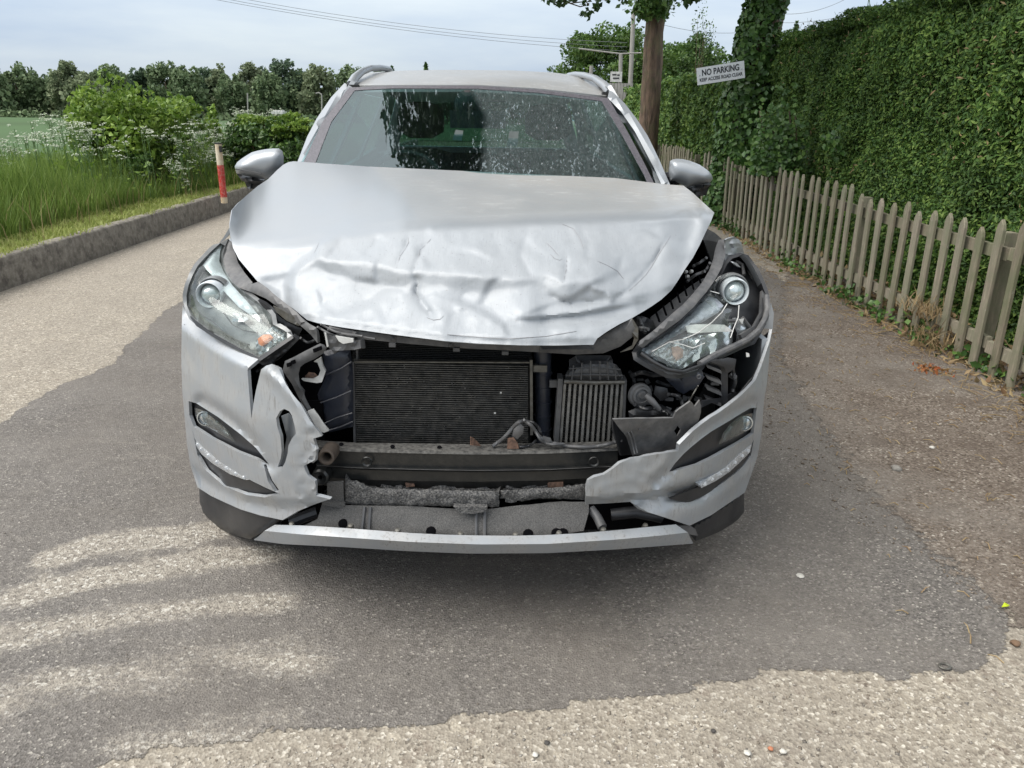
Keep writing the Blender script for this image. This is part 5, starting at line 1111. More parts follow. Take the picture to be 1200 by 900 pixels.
for x, y in ((342, 615), (411, 617), (466, 622.5), (540, 626.5), (604, 627), (655, 625.5), (707, 621.5), (756, 616.5)):
    mb = MB(); c = bsurf(np.array([x]), np.array([y]), .012)[0]; mb.lathe(c, (0, -.4, 1), [(0, .009), (.007, .007), (.009, 0), (.009, -.01)], 10); mb.build('clip_head', M['alu'], lp)
mb = MB(); mb.tube([P(692, 596, 1.95), P(700, 606, 1.93), P(706, 618, 1.90)], .014, 10); mb.build('support_strut', M['grey_plastic'], car)
mb = MB(); mb.tube([P(716, 603, 1.99), P(745, 600, 1.99), P(775, 606, 2.0)], .018, 10); mb.build('cross_tube', M['black_plastic'], car)
mb = MB(); mb.tube([P(340, 612, 1.98), P(355, 606, 1.99), P(372, 600, 2.0)], .018, 9); mb.build('cross_tube', M['black_plastic'], car)

# ---- torn undertray flap, horn, brackets at the right
FLP = '718,491.5 745,490.5 789,490 792,483 797,479 804,474 809,470.5 812,473 814,477 817,473 820,469 821.5,476 821.5,483 819,492 814,500 803,514 797,521 795,528 765,531 741,534 734,512'
fp = back('torn_undertray', FLP, 1.93, M['trim_plastic'], tilt=-.10, skew=.10, step=5, thick=.005, holes=['794,499 798,504 794,511 790,505'], push=lambda x, y: .01*vnoise(x, y, 18, 2)+.008*np.tanh((y-(640-x*.18))/6)+ .006*np.exp(-((x-728-(y-490)*.3)/3)**2))
fp['label'] = 'torn grey plastic flap with a diamond-shaped hole'
back('undertray_side', '718,491.5 727,500 733,510 741,533 728,534 724,520 719,504', 1.95, M['black_plastic'], skew=.6, step=6, thick=.005)
for s in ('722,492 738,508 744,532', '727,492 741,506 747,531', '733,492 742,501 750,503'): wire(s, 1.895, .0025, 'flap_rib', 'grey_plastic')
mb = MB(); c = P(751, 463.5, 2.03); mb.lathe(c, (.25, -1, .15), [(0, .012), (.008, .012), (.010, .006), (.018, .004), (.020, .010), (.026, .008), (.028, .002), (.034, .0), (.036, -.010), (.030, -.02), (.02, -.03)], 30); hn = mb.build('horn', M['grey_plastic'], car)
mb = MB(); mb.tube([P(757, 463, 2.0), P(764, 470, 1.99), P(773, 480, 1.99)], [.008, .010, .007], 10); mb.build('horn_terminal', M['grey_plastic'], hn)
wire('771,478 778,483 782,480 785,486 780,492', 1.99, .004); wire('783,462 793,463 799,470 800,478 796,486', 2.02, .005); wire('818,452 812,462 806,474', 2.0, .002, 'rod', 'alu'); wire('740,440 752,436 766,440 780,438 800,444', 2.06, .007); wire('772,482 788,488 796,480', 2.02, .009)
back('navy_bracket', '780,444 795,438 809,434 818,436 826,441 818,453 809,457 801,462 794,458 788,452', 2.05, M['navy_plastic'], step=5, thick=.02, dome=.008)
mb = MB(); mb.lathe(P(819, 441.5, 2.035), (0, -1, 0), [(.003, .002), (.006, .003), (.0075, 0)], 12); mb.build('grommet', M['grey_plastic'], car)
back('horn_bracket', '768,452 782,455 784,466 774,470 766,462', 2.04, M['black_plastic'], step=5, thick=.02, dome=.006); back('lower_box', '736,482 752,476 776,482 790,488 760,492 738,491', 2.03, M['black_plastic'], step=6, thick=.05, dome=.012)
sd_ = back('air_duct', '826,425 846,420 853,424 853,470 849,474 845,471 845,432', 2.10, M['black_plastic'], step=6, thick=.03, dome=.006)
for k in range(4): y = 429+k*13; back('duct_slat', [(827, y-2), (845, y+5), (846, y+9), (829, y+2)], 2.09, M['grey_plastic'], step=6, thick=.03, parent=sd_)
back('duct_top', '832,424 853,419 863,421 861,432 852,438 848,430', 2.08, M['black_plastic'], step=6, thick=.02, dome=.005)
back('bolt_head', '874.5,413.5 878,414.5 878.5,418 875,418.5', 2.12, M['white_plastic'], step=3, thick=.004)
inner('torn_liner_edge', '822,478 834,472 848,474 864,468 868,462 862,459 848,466 836,468 824,470', .07, M['black_plastic'], step=6, thick=.006, push=lambda x, y: .01*vnoise(x, y, 5, 2))
inner('torn_liner_edge', '889,443 898,420 902,396 899,396 894,420 884,440 866,462 870,466', .035, M['grey_plastic'], step=6, thick=.004, push=lambda x, y: .008*vnoise(x, y, 5, 4))

r2 = np.random.default_rng(3)
mb = MB()
for _ in range(46):
    x, y = r2.uniform(738, 880), r2.uniform(432, 486)
    if y < 436+max(0, (x-800))*0 or x > 866-(y-430)*.6: continue
    a = P(x, y, 2.10+r2.uniform(-.03, .06)); mb.box(a, (r2.uniform(.006, .03), .01, r2.uniform(.004, .018)), rx=r2.uniform(-.6, .6), ry=r2.uniform(-.8, .8))
mb.build('broken_bits', M['grey_plastic'], car, False)['kind'] = 'stuff'
for s, Y, r in (('738,436 744,446 741,458 746,470', 2.10, .006), ('770,447 782,452 796,450 812,456', 2.08, .005), ('858,432 862,446 858,460', 2.12, .006), ('744,474 756,480 768,478 780,486', 2.0, .006), ('300,436 310,428 326,420 338,408', 2.06, .005), ('352,396 360,402 372,398', 2.04, .004)): wire(s, Y, r, 'hose', 'black_plastic')
# ---- left: brackets between headlight and radiator
back('bumper_bracket', '334,423 345,418 358,411 375,402.5 380,404 383,408 379,414 368,421 357,426 352,430 350,438 351,449 356,460 360,472 366,480 371,486 376,491 371,496 362,488 352,470 342,450 331,434', 1.985, M['grey_plastic'], skew=.0, step=5, thick=.02, dome=.006, domew=4)
back('bumper_bracket_end', '360,482 367,479 373,486 385,505 380,507 373,506', 1.965, M['white_plastic'], step=5, thick=.01, dome=.004)
for x, y in ((338, 428), (343, 425), (369, 411), (374, 409)): back('bracket_slot', [(x-2.5, y-1.5), (x+2, y-3), (x+3, y+1), (x-1.5, y+2.5)], 1.975, M['deep_black'], step=4, thick=.008)
wr = back('white_lamp_carrier', '368,424 376,419 378,428 381.5,435 377,448 371,449 356,446.5 353,444 366,444.5 373,441 375.5,434 372,425', 2.02, M['white_plastic'], step=4, thick=.01)
back('bulb_holder', '357,441 362,436 369,437 373,441 369,446 361,446', 2.03, M['rust'], step=4, thick=.02, dome=.008)
back('latch_bracket', '380.5,389 386,394 394,393 415,396 416,399 422,399 423,408 415,410 396,411 392,415 388,410 384,406 382,398', 1.985, M['grey_plastic'], step=5, thick=.02, push=lambda x, y: .012*vnoise(x, y, 6, 3), angle=20)
back('latch_plate', '393,393.5 414,397 414,401 402,403 397,400', 1.978, M['white_plastic'], step=5, thick=.004)
back('latch_edge', '380,389.5 382,391 385,406 383,407', 1.975, M['white_plastic'], step=5, thick=.006)
for s in ('372,383 384,390 400,396', '376,380 395,390 425,394', '384,386 405,392 440,397'): wire(s, 1.99, .003, 'seal_strip', 'trim_plastic')

# ---- headlights
LHs = rbf('342,392,2.00 304,419,1.99 250,393,2.12 219,355,2.27 226,322,2.30 258,284,2.46 269,278,2.50 262,316,2.36 280,338,2.22 318,368,2.06 240,350,2.20')
RHs = rbf('751,411,2.00 783,438,1.96 825,424,2.08 882,400,2.24 899,363,2.34 885,317,2.45 852,310,2.42 840,334,2.34 792,381,2.14 850,370,2.20')
def hl(S_): return lambda x, y, off=0: P(x, y, S_(x, y)+off)
LO = poly('268,279 258,285 249,293 240,302 232,311 226,322 221,334 218.5,346 219,358 224,370 232,378 250,391 280,407.5 303,418.5 311,416 326,405 342,393 331,386 320,380 318,369 310,360 300,352 288,343 277,334 268,324 263,312 261,298 264,288')
hlA = empty('left_lamp', (0, 0, 0)); bpy.data.objects.remove(hlA)
def sub(o, par): o.parent = par; o.location = Vector(WL[o.name])-Vector(WL[par.name]); return o
LH = panel('headlight', LO, lambda x, y, o=0: hl(LHs)(x, y, .055+o), M['lamp_grey'], car, step=6, thick=.012, push=lambda x, y: -.05*np.clip(1-dist(x, y, LO, True)/5, 0, 1))
LH['label'] = 'intact projector headlight with a silver eyebrow'
def lampart(nm, pl, S_, off, mat, par, **k): return sub(panel(nm, pl, lambda x, y, o=0: hl(S_)(x, y, off+o), mat, car, **k), par)
lampart('silver_eyebrow', '262,284 255,290 246,299 238,311 243,317 252,326 264,343 280,360 295,370 304,377 305,373 297,362 285,348 272,334 262,318 257,306 258,294', LHs, .012, M['brow'], LH, step=5, thick=.01, dome=.01, domew=6)
def projector(cx, cy, S_, rpx, par, tint='lens'):
    c = P(cx, cy, float(S_(np.array([cx]), np.array([cy]))[0])+.03); k = .00262*rpx/17*1.0; ax_ = (0, -1, .06); r = rpx*.00262
    mb = MB(); mb.lathe(c, ax_, [(r*.80, -.03), (r*.82, .008), (r*.93, .016), (r, .010), (r*1.02, -.03)], 36); sub(mb.build('projector_ring', M['brow'], car), par)
    mb = MB(); mb.lathe(c, ax_, [(r*.02, .018), (r*.3, .016), (r*.55, .009), (r*.78, -.006), (r*.8, -.02)], 36); sub(mb.build('projector_lens', M['projlens'], car), par)
    mb = MB(); mb.lathe(c, ax_, [(r*1.02, -.03), (r*1.15, -.02), (r*1.25, -.03), (r*1.25, -.05)], 36); sub(mb.build('projector_bezel', M['lamp_grey'], car), par)
m, t, b, out = new_mat('projector_glass'); b.inputs['Base Color'].default_value = (.50, .56, .56, 1); b.inputs['Roughness'].default_value = .08; b.inputs['Metallic'].default_value = .35; b.inputs['Coat Weight'].default_value = 1; M['projlens'] = m
projector(246.5, 345, LHs, 15.5, LH)
lampart('inner_reflector', '273,366 284,368 291,374 286,377 272,377', LHs, .03, M['chrome'], LH, step=3, thick=.004, push=lambda x, y: .006*np.sin(x*1.1))
for q_ in ('228,362 240,371 250,377 262,390 276,398 292,404', '262,366 272,380 286,387 302,390', '232,330 238,320 250,318 262,326 268,340'):
    q = np.array(poly(q_)); mb = MB(); mb.tube(hl(LHs)(q[:, 0], q[:, 1], .025), .0022, 6); sub(mb.build('bezel_line', M['trim_plastic'], car), LH)
iu = lampart('indicator_unit', '300,398 322,381 341,392 306,417 300,410', LHs, .028, M['chrome'], LH, step=3, thick=.006, push=lambda x, y: .005*np.sin((x+y)*.9))
lampart('indicator_bulb', '302,397 309,392 317,392 320,396 314,402 307,406 303,403', LHs, .012, M['orange'], LH, step=3, thick=.01, dome=.008, domew=5)
for k in range(4): a = 317+k*5.2; mb = MB(); mb.tube([hl(LHs)(np.array([float(v)]), np.array([float(w)]), .006)[0] for v, w in ((a, 384+k*2.6), (a-7, 392+k*2.2))], .0015, 5); sub(mb.build('indicator_rib', M['lens'], car), LH)
lampart('lens', LO, LHs, 0, M['lens'], LH, step=5, thick=.003, dome=.02, domew=9)
lampart('lens_rim', [(x, y) for x, y in poly('219,366 232,378 250,391 280,407.5 303,418.5 342,393 344,396 305,423 292,417 265,404 250,395 230,382')], LHs, .004, M['black_plastic'], LH, step=5, thick=.02)
back('broken_lamp_edge', '344,394 350,398 340,408 326,418 318,426 308,428 300,424 306,420 325,408', 2.0, M['black_plastic'], step=4, thick=.02, push=lambda x, y: .012*vnoise(x, y, 4, 3), angle=20)
# smashed right headlight
RO = poly('745.5,413 751,406 770,397 792,381 812,362 825,347 835,338 840,333 848,318 852,309.5 858,303 868,300 874,302 885,317 892,331 898,347 896,358 899,363 898,371 889.5,386 882,399.5 868,405 855,411 840,418 825,424 817,434 797,439 783,438.5 770,432 757,425 746.5,418.5')
RH = panel('headlight', RO, lambda x, y, o=0: hl(RHs)(x, y, .09+o), M['black_plastic'], car, step=6, thick=.012, push=lambda x, y: -.07*np.clip(1-dist(x, y, RO, True)/4, 0, 1)+.01*vnoise(x, y, 8, 5))
RH['label'] = 'smashed headlight, its broken lens open and its housing knocked askew'
lampart('silver_eyebrow', '751,410 768,400 790,384 806,368 822,352 830,347 840,350 848,358 842,366 826,376 806,386 784,398 768,410 760,415', RHs, .05, M['lavender'] if 'lavender' in M else stuffm('grey_lavender_reflector', (.46, .49, .55), .3, .4, var=.3, vscale=60, bmp=.5, bscale=90), RH, step=4, thick=.01, dome=.015, domew=8)
lampart('inner_tray', '760,415 782,402 806,394 830,392 850,388 862,372 872,378 880,392 862,402 838,412 820,420 800,432 790,432', RHs, .07, M['chrome'], RH, step=5, thick=.01, push=lambda x, y: .008*np.sin(x*.35))
projector(861, 341.5, RHs, 16.5, RH)
mb = MB(); c = P(852, 338, 2.33); mb.lathe(c, (.2, -1, .1), [(.030, -.02), (.044, .0), (.047, -.004), (.040, -.04)], 26); sub(mb.build('projector_shroud', M['lens'], car), RH)
lampart('broken_reflector', '803,382 815,380 832,380 849,380.5 860,388.5 838,389 812,390.5 806,389', RHs, .012, M['white_plastic'], RH, step=4, thick=.004)
lampart('star_reflector', '806,391 814,391 816,388 820,392 828,397 820,398 814,406 809,410 808,400', RHs, .03, M['chrome'], RH, step=3, thick=.004, push=lambda x, y: .008*np.sin(x*1.1+y))
lampart('indicator_unit', '766,414 775,404 790,401 806,408 820,407 812,416 797,428 784,424', RHs, .045, M['chrome'], RH, step=3, thick=.006, push=lambda x, y: .006*np.sin((x*.8+y)*.8))
lampart('indicator_bulb', '787,407 795,405 801,410 800,419 793,423 788,416', RHs, .035, stuffm('dusty_brown_indicator', (.42, .27, .20), .4, var=.4, vscale=80), RH, step=3, thick=.01, dome=.008, domew=5)
RLn = 'x'
lampart('lens', '752,411 770,399 792,384 812,366 826,352 838,352 842,360 858,362 854,372 853,388 856,396 842,408 825,420 806,430 797,433 776,425 760,417', RHs, .005, M['lens'], RH, step=5, thick=.004, dome=.015, domew=8, push=lambda x, y: .006*vnoise(x, y, 14, 3))
for s, nm in (('852,356 846,366 834,378 818,390 800,398 784,401', 'lens_crack'), ('866,358 865,372 860,384 856,396', 'lens_crack'), ('764,412 784,401 800,404 812,408 826,402', 'lens_crack'), ('832,341 843,344', 'lens_crack')):
    q = np.array(poly(s)); mb = MB(); mb.tube(hl(RHs)(q[:, 0], q[:, 1], 0.0), .0016, 5); sub(mb.build(nm, M['white_plastic'], car), RH)
q = np.array(poly('898,347 899,363 897,373 889,387 876,398 858,407 838,416 820,427')); mb = MB(); mb.tube(hl(RHs)(q[:, 0], q[:, 1], .01), .010, 8); sub(mb.build('lens_rim', M['trim_plastic'], car), RH)
q = np.array(poly('751,414 765,424 782,433 800,436 822,428 850,414')); mb = MB(); mb.tube(hl(RHs)(q[:, 0], q[:, 1], .0), .005, 8); sub(mb.build('lens_rim', M['black_plastic'], car), RH)
lampart('wing_side_of_lamp', '893,340 899,347 901,362 890,374 884,398 872,402 868,392 884,382 892,366', RHs, .03, M['grey_plastic'], RH, step=5, thick=.01)
for s in ('870,372 876,380 882,388', '862,306 870,310 872,322', '848,372 850,376 860,376'): q = np.array(poly(s)); mb = MB(); mb.tube(hl(RHs)(q[:, 0], q[:, 1], .05), .006, 7); sub(mb.build('adjuster', M['grey_plastic'], car), RH)
lampart('glass_shard', '865.5,374 872,373 870,380', RHs, .04, M['white_plastic'], RH, step=3, thick=.004); lampart('glass_shard', '856,306 863,308 868,313 864,312', RHs, .02, M['chrome'], RH, step=3, thick=.003); lampart('glass_shard', '824,350 832,342 838,348 840,362 834,358', RHs, .02, M['lens'], RH, step=3, thick=.003)

# ---- rubber/plastic trims between bonnet and headlights
def trim(nm, pl, Y, **k):
    S_ = rbf(Y); return panel(nm, pl, lambda x, y, o=0: P(x, y, S_(x, y)+o), M['trim_plastic'], car, dome=.008, domew=4, **k)
trim('bonnet_seal', '267,280 272,284 275,294 279,308 287,320 296,331 292,335 281,338 272,330 265,318 261,304 262,292', '267,280,2.50 281,338,2.20 296,331,2.20 262,300,2.42 279,308,2.38', step=5, thick=.02)
trim('bonnet_seal', '280,337 291,334 303,330 314,338 324,347 337,357 348,366 358,377 371,384 372,402 364,392 356,385 340,371 326,360 312,350 296,343', '280,337,2.2 303,330,2.18 372,402,1.98 358,377,2.0 324,347,2.1 326,360,2.08', step=5, thick=.012)
trim('bonnet_seal', '842,281 850,280.5 851,290 850,300 846,313 838,328 828,342 812,361 797,375 780,387 765,398 753,408 748,405 750,399 765,388 787,368 801,356 812,344 822,332 831,317 836,303 838,292', '846,280,2.50 846,313,2.38 828,342,2.26 797,375,2.12 753,408,2.00 750,399,2.00 831,317,2.36 812,361,2.18 787,368,2.12', step=5, thick=.02)
back('lamp_bracket', '320,359 326,361 340,369 354,380 350,382 336,376 324,366', 2.03, M['alu'], step=4, thick=.006, push=lambda x, y: .006*vnoise(x, y, 4, 3))
back('lamp_support', '302,352 310,356 322,366 334,376 346,382 354,386 350,394 341,391 332,385 322,379 318,368 308,360', 2.08, M['black_plastic'], step=5, thick=.02, dome=.006)
rs = trim('ribbed_shield', '762,372 772,364 786,353 800,342 812,333 824,326 830,328 822,340 812,352 800,363 788,372 776,382 768,386', '762,372,2.2 776,382,2.18 824,326,2.42 830,328,2.42 800,352,2.30', step=5, thick=.02)
for k in range(7): x = 773+k*8; y = 377-k*7.6; mb = MB(); mb.tube([P(x, y, 2.16+k*.035), P(x-4+k*.2, y-11, 2.19+k*.035)], .0035, 5); sub(mb.build('shield_slot', M['deep_black'], car), rs)
back('bay_part', '740,373 752,370 765,375 770,388 762,396 750,398 742,388', 2.12, M['black_plastic'], step=5, thick=.03, dome=.015, push=lambda x, y: .01*vnoise(x, y, 5, 3))
for s, Y in (('748,372 752,380 756,390', 2.08), ('812,312 820,308 828,302', 2.42), ('822,320 828,316 832,308', 2.4), ('805,330 815,322 826,318', 2.36), ('742,385 752,384 760,386', 2.06)): wire(s, Y, .005, 'hose', 'grey_plastic')
for x, y in ((804, 318.5), (810.5, 318), (806, 324)): mb = MB(); mb.lathe(P(x, y, 2.38), (0, -1, .3), [(0, .008), (.005, .006), (.007, -.01)], 8); mb.build('bolt_head', M['white_plastic'], car)
# crushed wing tops
back('crushed_wing', '850,281 854,279 860,277.5 865,280 869,284 872,297 868,302 862,304 856,306 852,311 847,320 850,300', 2.50, M['paint_scr'], skew=.5, step=3, thick=.004, push=lambda x, y: .02*vnoise(x, y, 6, 3)+.008*vnoise(x, y, 3, 1), angle=30)
q = np.array(poly('871,297 878,305 885,317 891,329 896,341 899.5,350')); a = P(q[:, 0], q[:, 1], 2.44); b_ = P(q[:, 0]-5, q[:, 1]+3, 2.47); c_ = P(q[:, 0]-4, q[:, 1]+2, 2.60); loft('wing_edge', [a, b_, c_], M['paint'], car, close=True)
back('wing_flange', '830,268.5 838,273 846,280 840,284 830,282 822,281', 2.62, M['trim_plastic'], skew=.3, step=4, thick=.006)
back('wing_flange', '272,262 268,276 262,282 256,286 262,278 268,268', 2.55, M['paint'], step=4, thick=.006)

# ---- windscreen, pillars, roof
def scrY(x, y): p = P(x, y, 3.35); u = (p[..., 0]-XC(3.35)); return 3.715-(y-101)*.64/104+.10*(np.abs(u)/.75)**2-.06
def scr(x, y, off=0): return P(x, y, scrY(x, y)+off)
WS_ = '409,102.5 461,100.5 560,100.5 630,105 713,115 736,155 757,195 770,222 560,216 345,205 377,144'
def wdust(x, y):
    r = np.clip((x-(538+27*np.sqrt(np.clip((y-100)/34, 0, 1)))-5*vnoise(x, y, 14, 2))/4, 0, 1)*np.clip((748-x+(y-200)*.25)/16, 0, 1); arc = 0
    a = np.exp(-(np.clip(y-101, 0, 99)/7)**2)*.5
    w = dist(x, y, poly('545,101 556,112 566,132 566,200'));
    return np.clip(r*.95+a*np.clip((x-420)/80, 0, 1)*.6+.04, 0, 1)
WSo = panel('windscreen', WS_, scr, M['screen'], car, step=8, thick=.004, attrs={'dust': wdust})
frit = stuffm('dusty_black_border_with_sheen', (.12, .11, .125), .35, var=.5, vscale=160, col2=(.05, .05, .055))  # grey-mauve over black: dust plus a reflection painted into the colour
for pl in ('409,102.5 417,104 388,143 370,190 368,206 345,205 356,190 377,144', '713,115 736,155 757,195 770,222 762,222 755,205 728,156 705,118', '409,102.5 461,100.5 560,100.5 630,105 713,115 711,119 630,108.5 560,104 461,103.5 413,106'):
    sub(panel('screen_border', pl, lambda x, y, o=0: scr(x, y, -.004+o), frit, car, step=7, thick=.003), WSo)
panel('pillar', '404,97 410,102.5 392,125 378,144 366,170 357.5,192 348,191 360,160 371,139 388,114', lambda x, y, o=0: scr(x, y, .0+o), PT, car, step=5, thick=.05, dome=.02, domew=5)
panel('pillar', '714,106 718,107.5 732,121 746,139 759,159 773,188 785.5,217 775.5,217 766,196 744,154 728,131 712,114.5', lambda x, y, o=0: scr(x, y, .0+o), PT, car, step=5, thick=.05, dome=.02, domew=5)
def arow(s, Y, n=24, z=0): a = LX(s); x = np.linspace(a[0, 0], a[-1, 0], n); y = np.interp(x, a[:, 0], a[:, 1]); v = P(x, y, Y+.10*((x-560)/150)**2); v[:, 2] += z; return v
f0 = arow('404,100.5 461,99.5 560,99.5 630,103.5 716,113', 3.69); f1 = arow('412,94 461,92 560,92 630,95 712,104', 3.85); f2 = arow('424,87 461,85 520,83.5 600,84 650,86.5 700,94', 4.15); f3 = arow('432,85 470,82.8 520,81.8 600,82.5 650,85 692,91', 4.5)
def wrow(Y, z, hw, n=24): u = np.linspace(-hw, hw, n); return np.column_stack([XC(Y)+u, np.full(n, Y), z-.05*(u/hw)**2])
zc = float(f3[12, 2]); roofm = paint('dusty_roof_paint', True)
rf = loft('roof', [f0, f1, f2, f3, wrow(5.0, zc+.0, .60), wrow(5.6, zc-.04, .60), wrow(6.0, zc-.12, .58), wrow(6.0, zc-.15, .58), wrow(5.0, zc-.05, .6), f0-np.array([0, 0, .03])], roofm, car, close=True, angle=60)
for o_, nv in ((rf, len(rf.data.vertices)),):
    at = o_.data.attributes.new('dust', 'FLOAT', 'POINT'); at.data.foreach_set('value', np.full(nv, .85, np.float32)); at = o_.data.attributes.new('scuff', 'FLOAT', 'POINT')
for pl, sx in (('411,100 416,91 424,84 434,80 446,79.5 456,81', -1), ('715,108.5 708,100 697,92 685,88.5 674,87.5 666,89', 1)):
    q = np.array(poly(pl)); Ys = [3.78, 3.86, 3.98, 4.15, 4.35, 4.6]; pts = [P(a, b_, y) for (a, b_), y in zip(q, Ys)]; e = pts[-1]; pts += [np.array([XC(y)-XC(4.6)+e[0]+sx*.02, y, e[2]-.03*(y-4.6)]) for y in (4.9, 5.3, 5.6)]+[np.array([XC(5.8)-XC(4.6)+e[0], 5.85, e[2]-.14])]
    mb = MB(); mb.tube(pts, [.022, .020, .017, .016, .016, .016, .016, .016, .016, .016], 10); mb.build('roof_rail', M['paint'], car)
    mb = MB(); mb.box(P(q[0][0]-sx*3, q[0][1]+1, 3.74), (.05, .05, .012)); mb.build('rail_foot', M['rubber'], car, False)

# door mirrors
def mirror(sil, blk, Y, stalk):
    mr = panel('door_mirror', sil, lambda x, y, o=0: P(x, y, Y+o), PT, car, step=3.5, thick=.02, dome=.06, domew=14, angle=50)
    sub(panel('mirror_underside', blk, lambda x, y, o=0: P(x, y, Y+.03+o), M['black_plastic'], car, step=3.5, thick=.05, dome=.04, domew=6), mr)
    mb = MB(); mb.tube([P(a, b_, y) for a, b_, y in stalk], .03, 8); sub(mb.build('mirror_arm', M['black_plastic'], car), mr)
    return mr
mr = mirror('275,195 278,190 283,186 289,182 295,178.5 302,176.5 310,175 319,174 327,174 331,177 332.5,184 332,196 326,203 311,210.5 301,208.5 288,206 277,203', '277,203 288,206 301,208.5 311,210.5 309,214 304,216 297,216 290,214.5 283,211.5', 3.16, [(318, 200, 3.22), (335, 203, 3.26), (352, 206, 3.30)])
sub(panel('mirror_line', '276,197.5 290,200 306,203.5 306,204.5 290,201.2 276,198.8', lambda x, y, o=0: P(x, y, 3.145+.0*x), M['grey_plastic'], car, step=4, thick=.01), mr)
mirror('785,189 788,187 793,186 800,186.5 807,188 814,190.5 820,193 826,197 831,201 834,205 835.5,209.5 832,214 825,215.5 816,217 806,219.5 800,216.5 785,212 783.5,200', '800,217 806,219.5 816,217 832,214 833.5,216 828,221 820,225.5 812,226.5 805,222', 3.12, [(795, 208, 3.18), (782, 210, 3.22), (770, 212, 3.28)])

# ---- the rest of the body: sides, glass, tail, wheels, floor
def hw(v, z): return .905-.22*np.clip(.85-v, 0, 1)**2-.16*np.clip(v-3.9, 0, 1)**2*2-.05*np.clip((z-.72)/.42, 0, 1)**2-np.clip(z-1.04, 0, 1)*.49
def side(sx): return lambda x, y, o=0: np.column_stack([XC(1.78+x/100)+sx*(hw(x/100, y/100)-o), 1.78+x/100, y/100])
def arc(cx, cz, r, a0, a1, n=14): return [(cx+r*math.cos(t), cz+r*math.sin(t)) for t in np.linspace(R_(a0), R_(a1), n)]
fa = arc(87, 34, 39, 172, 8); ra = arc(354, 34, 39, 172, 8)
FR = [(52, 42), (48, 60), (52, 82), (66, 94), (90, 99), (128, 102), (136, 104), (136, 30), (126, 30)]+fa[::-1]
parts = [('front_wing', FR), ('front_door', [(137, 30), (137, 104), (232, 108), (232, 30)]), ('rear_door', [(233.5, 30), (233.5, 108), (330, 111), (330, 78), (318, 60), (312, 44), (308, 30)]),
         ('rear_quarter', [(331.5, 78), (331.5, 111), (385, 112), (430, 112), (440, 95), (444, 60), (440, 36), (395, 32)]+ra[::-1][:12])]
for sx in (-1, 1):
    vw = np.array([sx*30., 3., 1.])
    for nm, pl in parts:
        if sx == 1 and nm == 'front_wing': pl = [(80, 74), (79, 96), (90, 99), (128, 102), (136, 104), (136, 30), (126, 30)]+arc(87, 34, 39, 99, 8)[::-1]
        panel(nm, pl, side(sx), PT, car, step=14, thick=.012, viewer=vw, angle=40)
    panel('sill', [(126, 22), (126, 31), (310, 31), (310, 22)], lambda x, y, o=0: side(sx)(x, y, .015), M['black_plastic'], car, step=20, thick=.05, viewer=vw)
    for gl_ in ([(150, 106), (196, 146), (230, 150), (230, 108)], [(236, 109), (236, 150), (318, 149), (326, 112)], [(333, 113), (326, 148), (368, 143), (398, 116)]): panel('side_window', gl_, lambda x, y, o=0: side(sx)(x, y, .012), M['window'], car, step=14, thick=.004, viewer=vw)
    panel('window_frame', [(136, 104.5), (196, 155), (262, 158), (340, 157), (385, 148), (430, 113), (331, 111.5), (233, 108.5)], lambda x, y, o=0: side(sx)(x, y, .004), PT, car, holes=[[(148, 107), (197, 147), (229, 150.5), (229, 109)], [(237, 110), (237, 151), (319, 150), (326, 113)], [(334, 114), (328, 149), (369, 144), (396, 117)]], step=14, thick=.02, viewer=vw)
    for v_ in (190, 286): mb = MB(); mb.box((float(XC(1.78+v_/100)+sx*(hw(v_/100, .93)+.012)), 1.78+v_/100, .93), (.03, .16, .028)); mb.build('door_handle', PT, car, False)
    for v_ in (87, 354):
        c = (float(XC(1.78+v_/100)+sx*.78), 1.78+v_/100, .345); w = empty('wheel', c); w.parent = car; w.location = Vector(c)-Vector(WL[car.name])
        mb = MB(); mb.lathe(c, (sx, 0, 0), [(.24, -.11), (.31, -.115), (.335, -.10), (.345, -.08), (.345, .08), (.335, .10), (.31, .115), (.24, .105)], 40); o = mb.build('tyre', M['rubber'], None); sub(o, w)
        mb = MB(); mb.lathe(c, (sx, 0, 0), [(.03, .085), (.05, .06), (.20, .05), (.225, .10), (.24, .105), (.24, -.1)], 30); sub(mb.build('rim', M['lamp_grey'], None), w)
        for k in range(5):
            a = 2*math.pi*k/5; mb = MB(); mb.tube([Vector(c)+Vector((sx*.085, 0, 0)), Vector(c)+Vector((sx*.10, math.cos(a)*.22, math.sin(a)*.22))], [.03, .022], 6); sub(mb.build('spoke', M['alu'], None), w)
def tail(x, y, o=0): return np.column_stack([XC(6.2)+x/100, 6.22-o-.34*np.clip((y-112)/45, 0, 1)-.05*(x/80)**2, y/100])
vw = np.array([0, 40., 1.])
panel('tailgate', [(-80, 38), (-82, 80), (-78, 112), (-60, 156), (60, 156), (78, 112), (82, 80), (80, 38)], tail, PT, car, holes=[[(-66, 116), (-52, 150), (52, 150), (66, 116)]], step=12, thick=.02, viewer=vw)
panel('rear_window', [(-66.5, 115), (-52.5, 151), (52.5, 151), (66.5, 115)], lambda x, y, o=0: tail(x, y, .008), M['window'], car, step=14, thick=.004, viewer=vw)
mb = MB(); mb.box((float(XC(4)), 4.2, .27), (1.5, 3.6, .06)); mb.box((float(XC(4.2)), 4.6, .5), (1.6, 3.1, .05)); mb.box((float(XC(3)), 2.98, .72), (1.5, .04, .75)); mb.build('floor_pan', M['deep_black'], car, False)
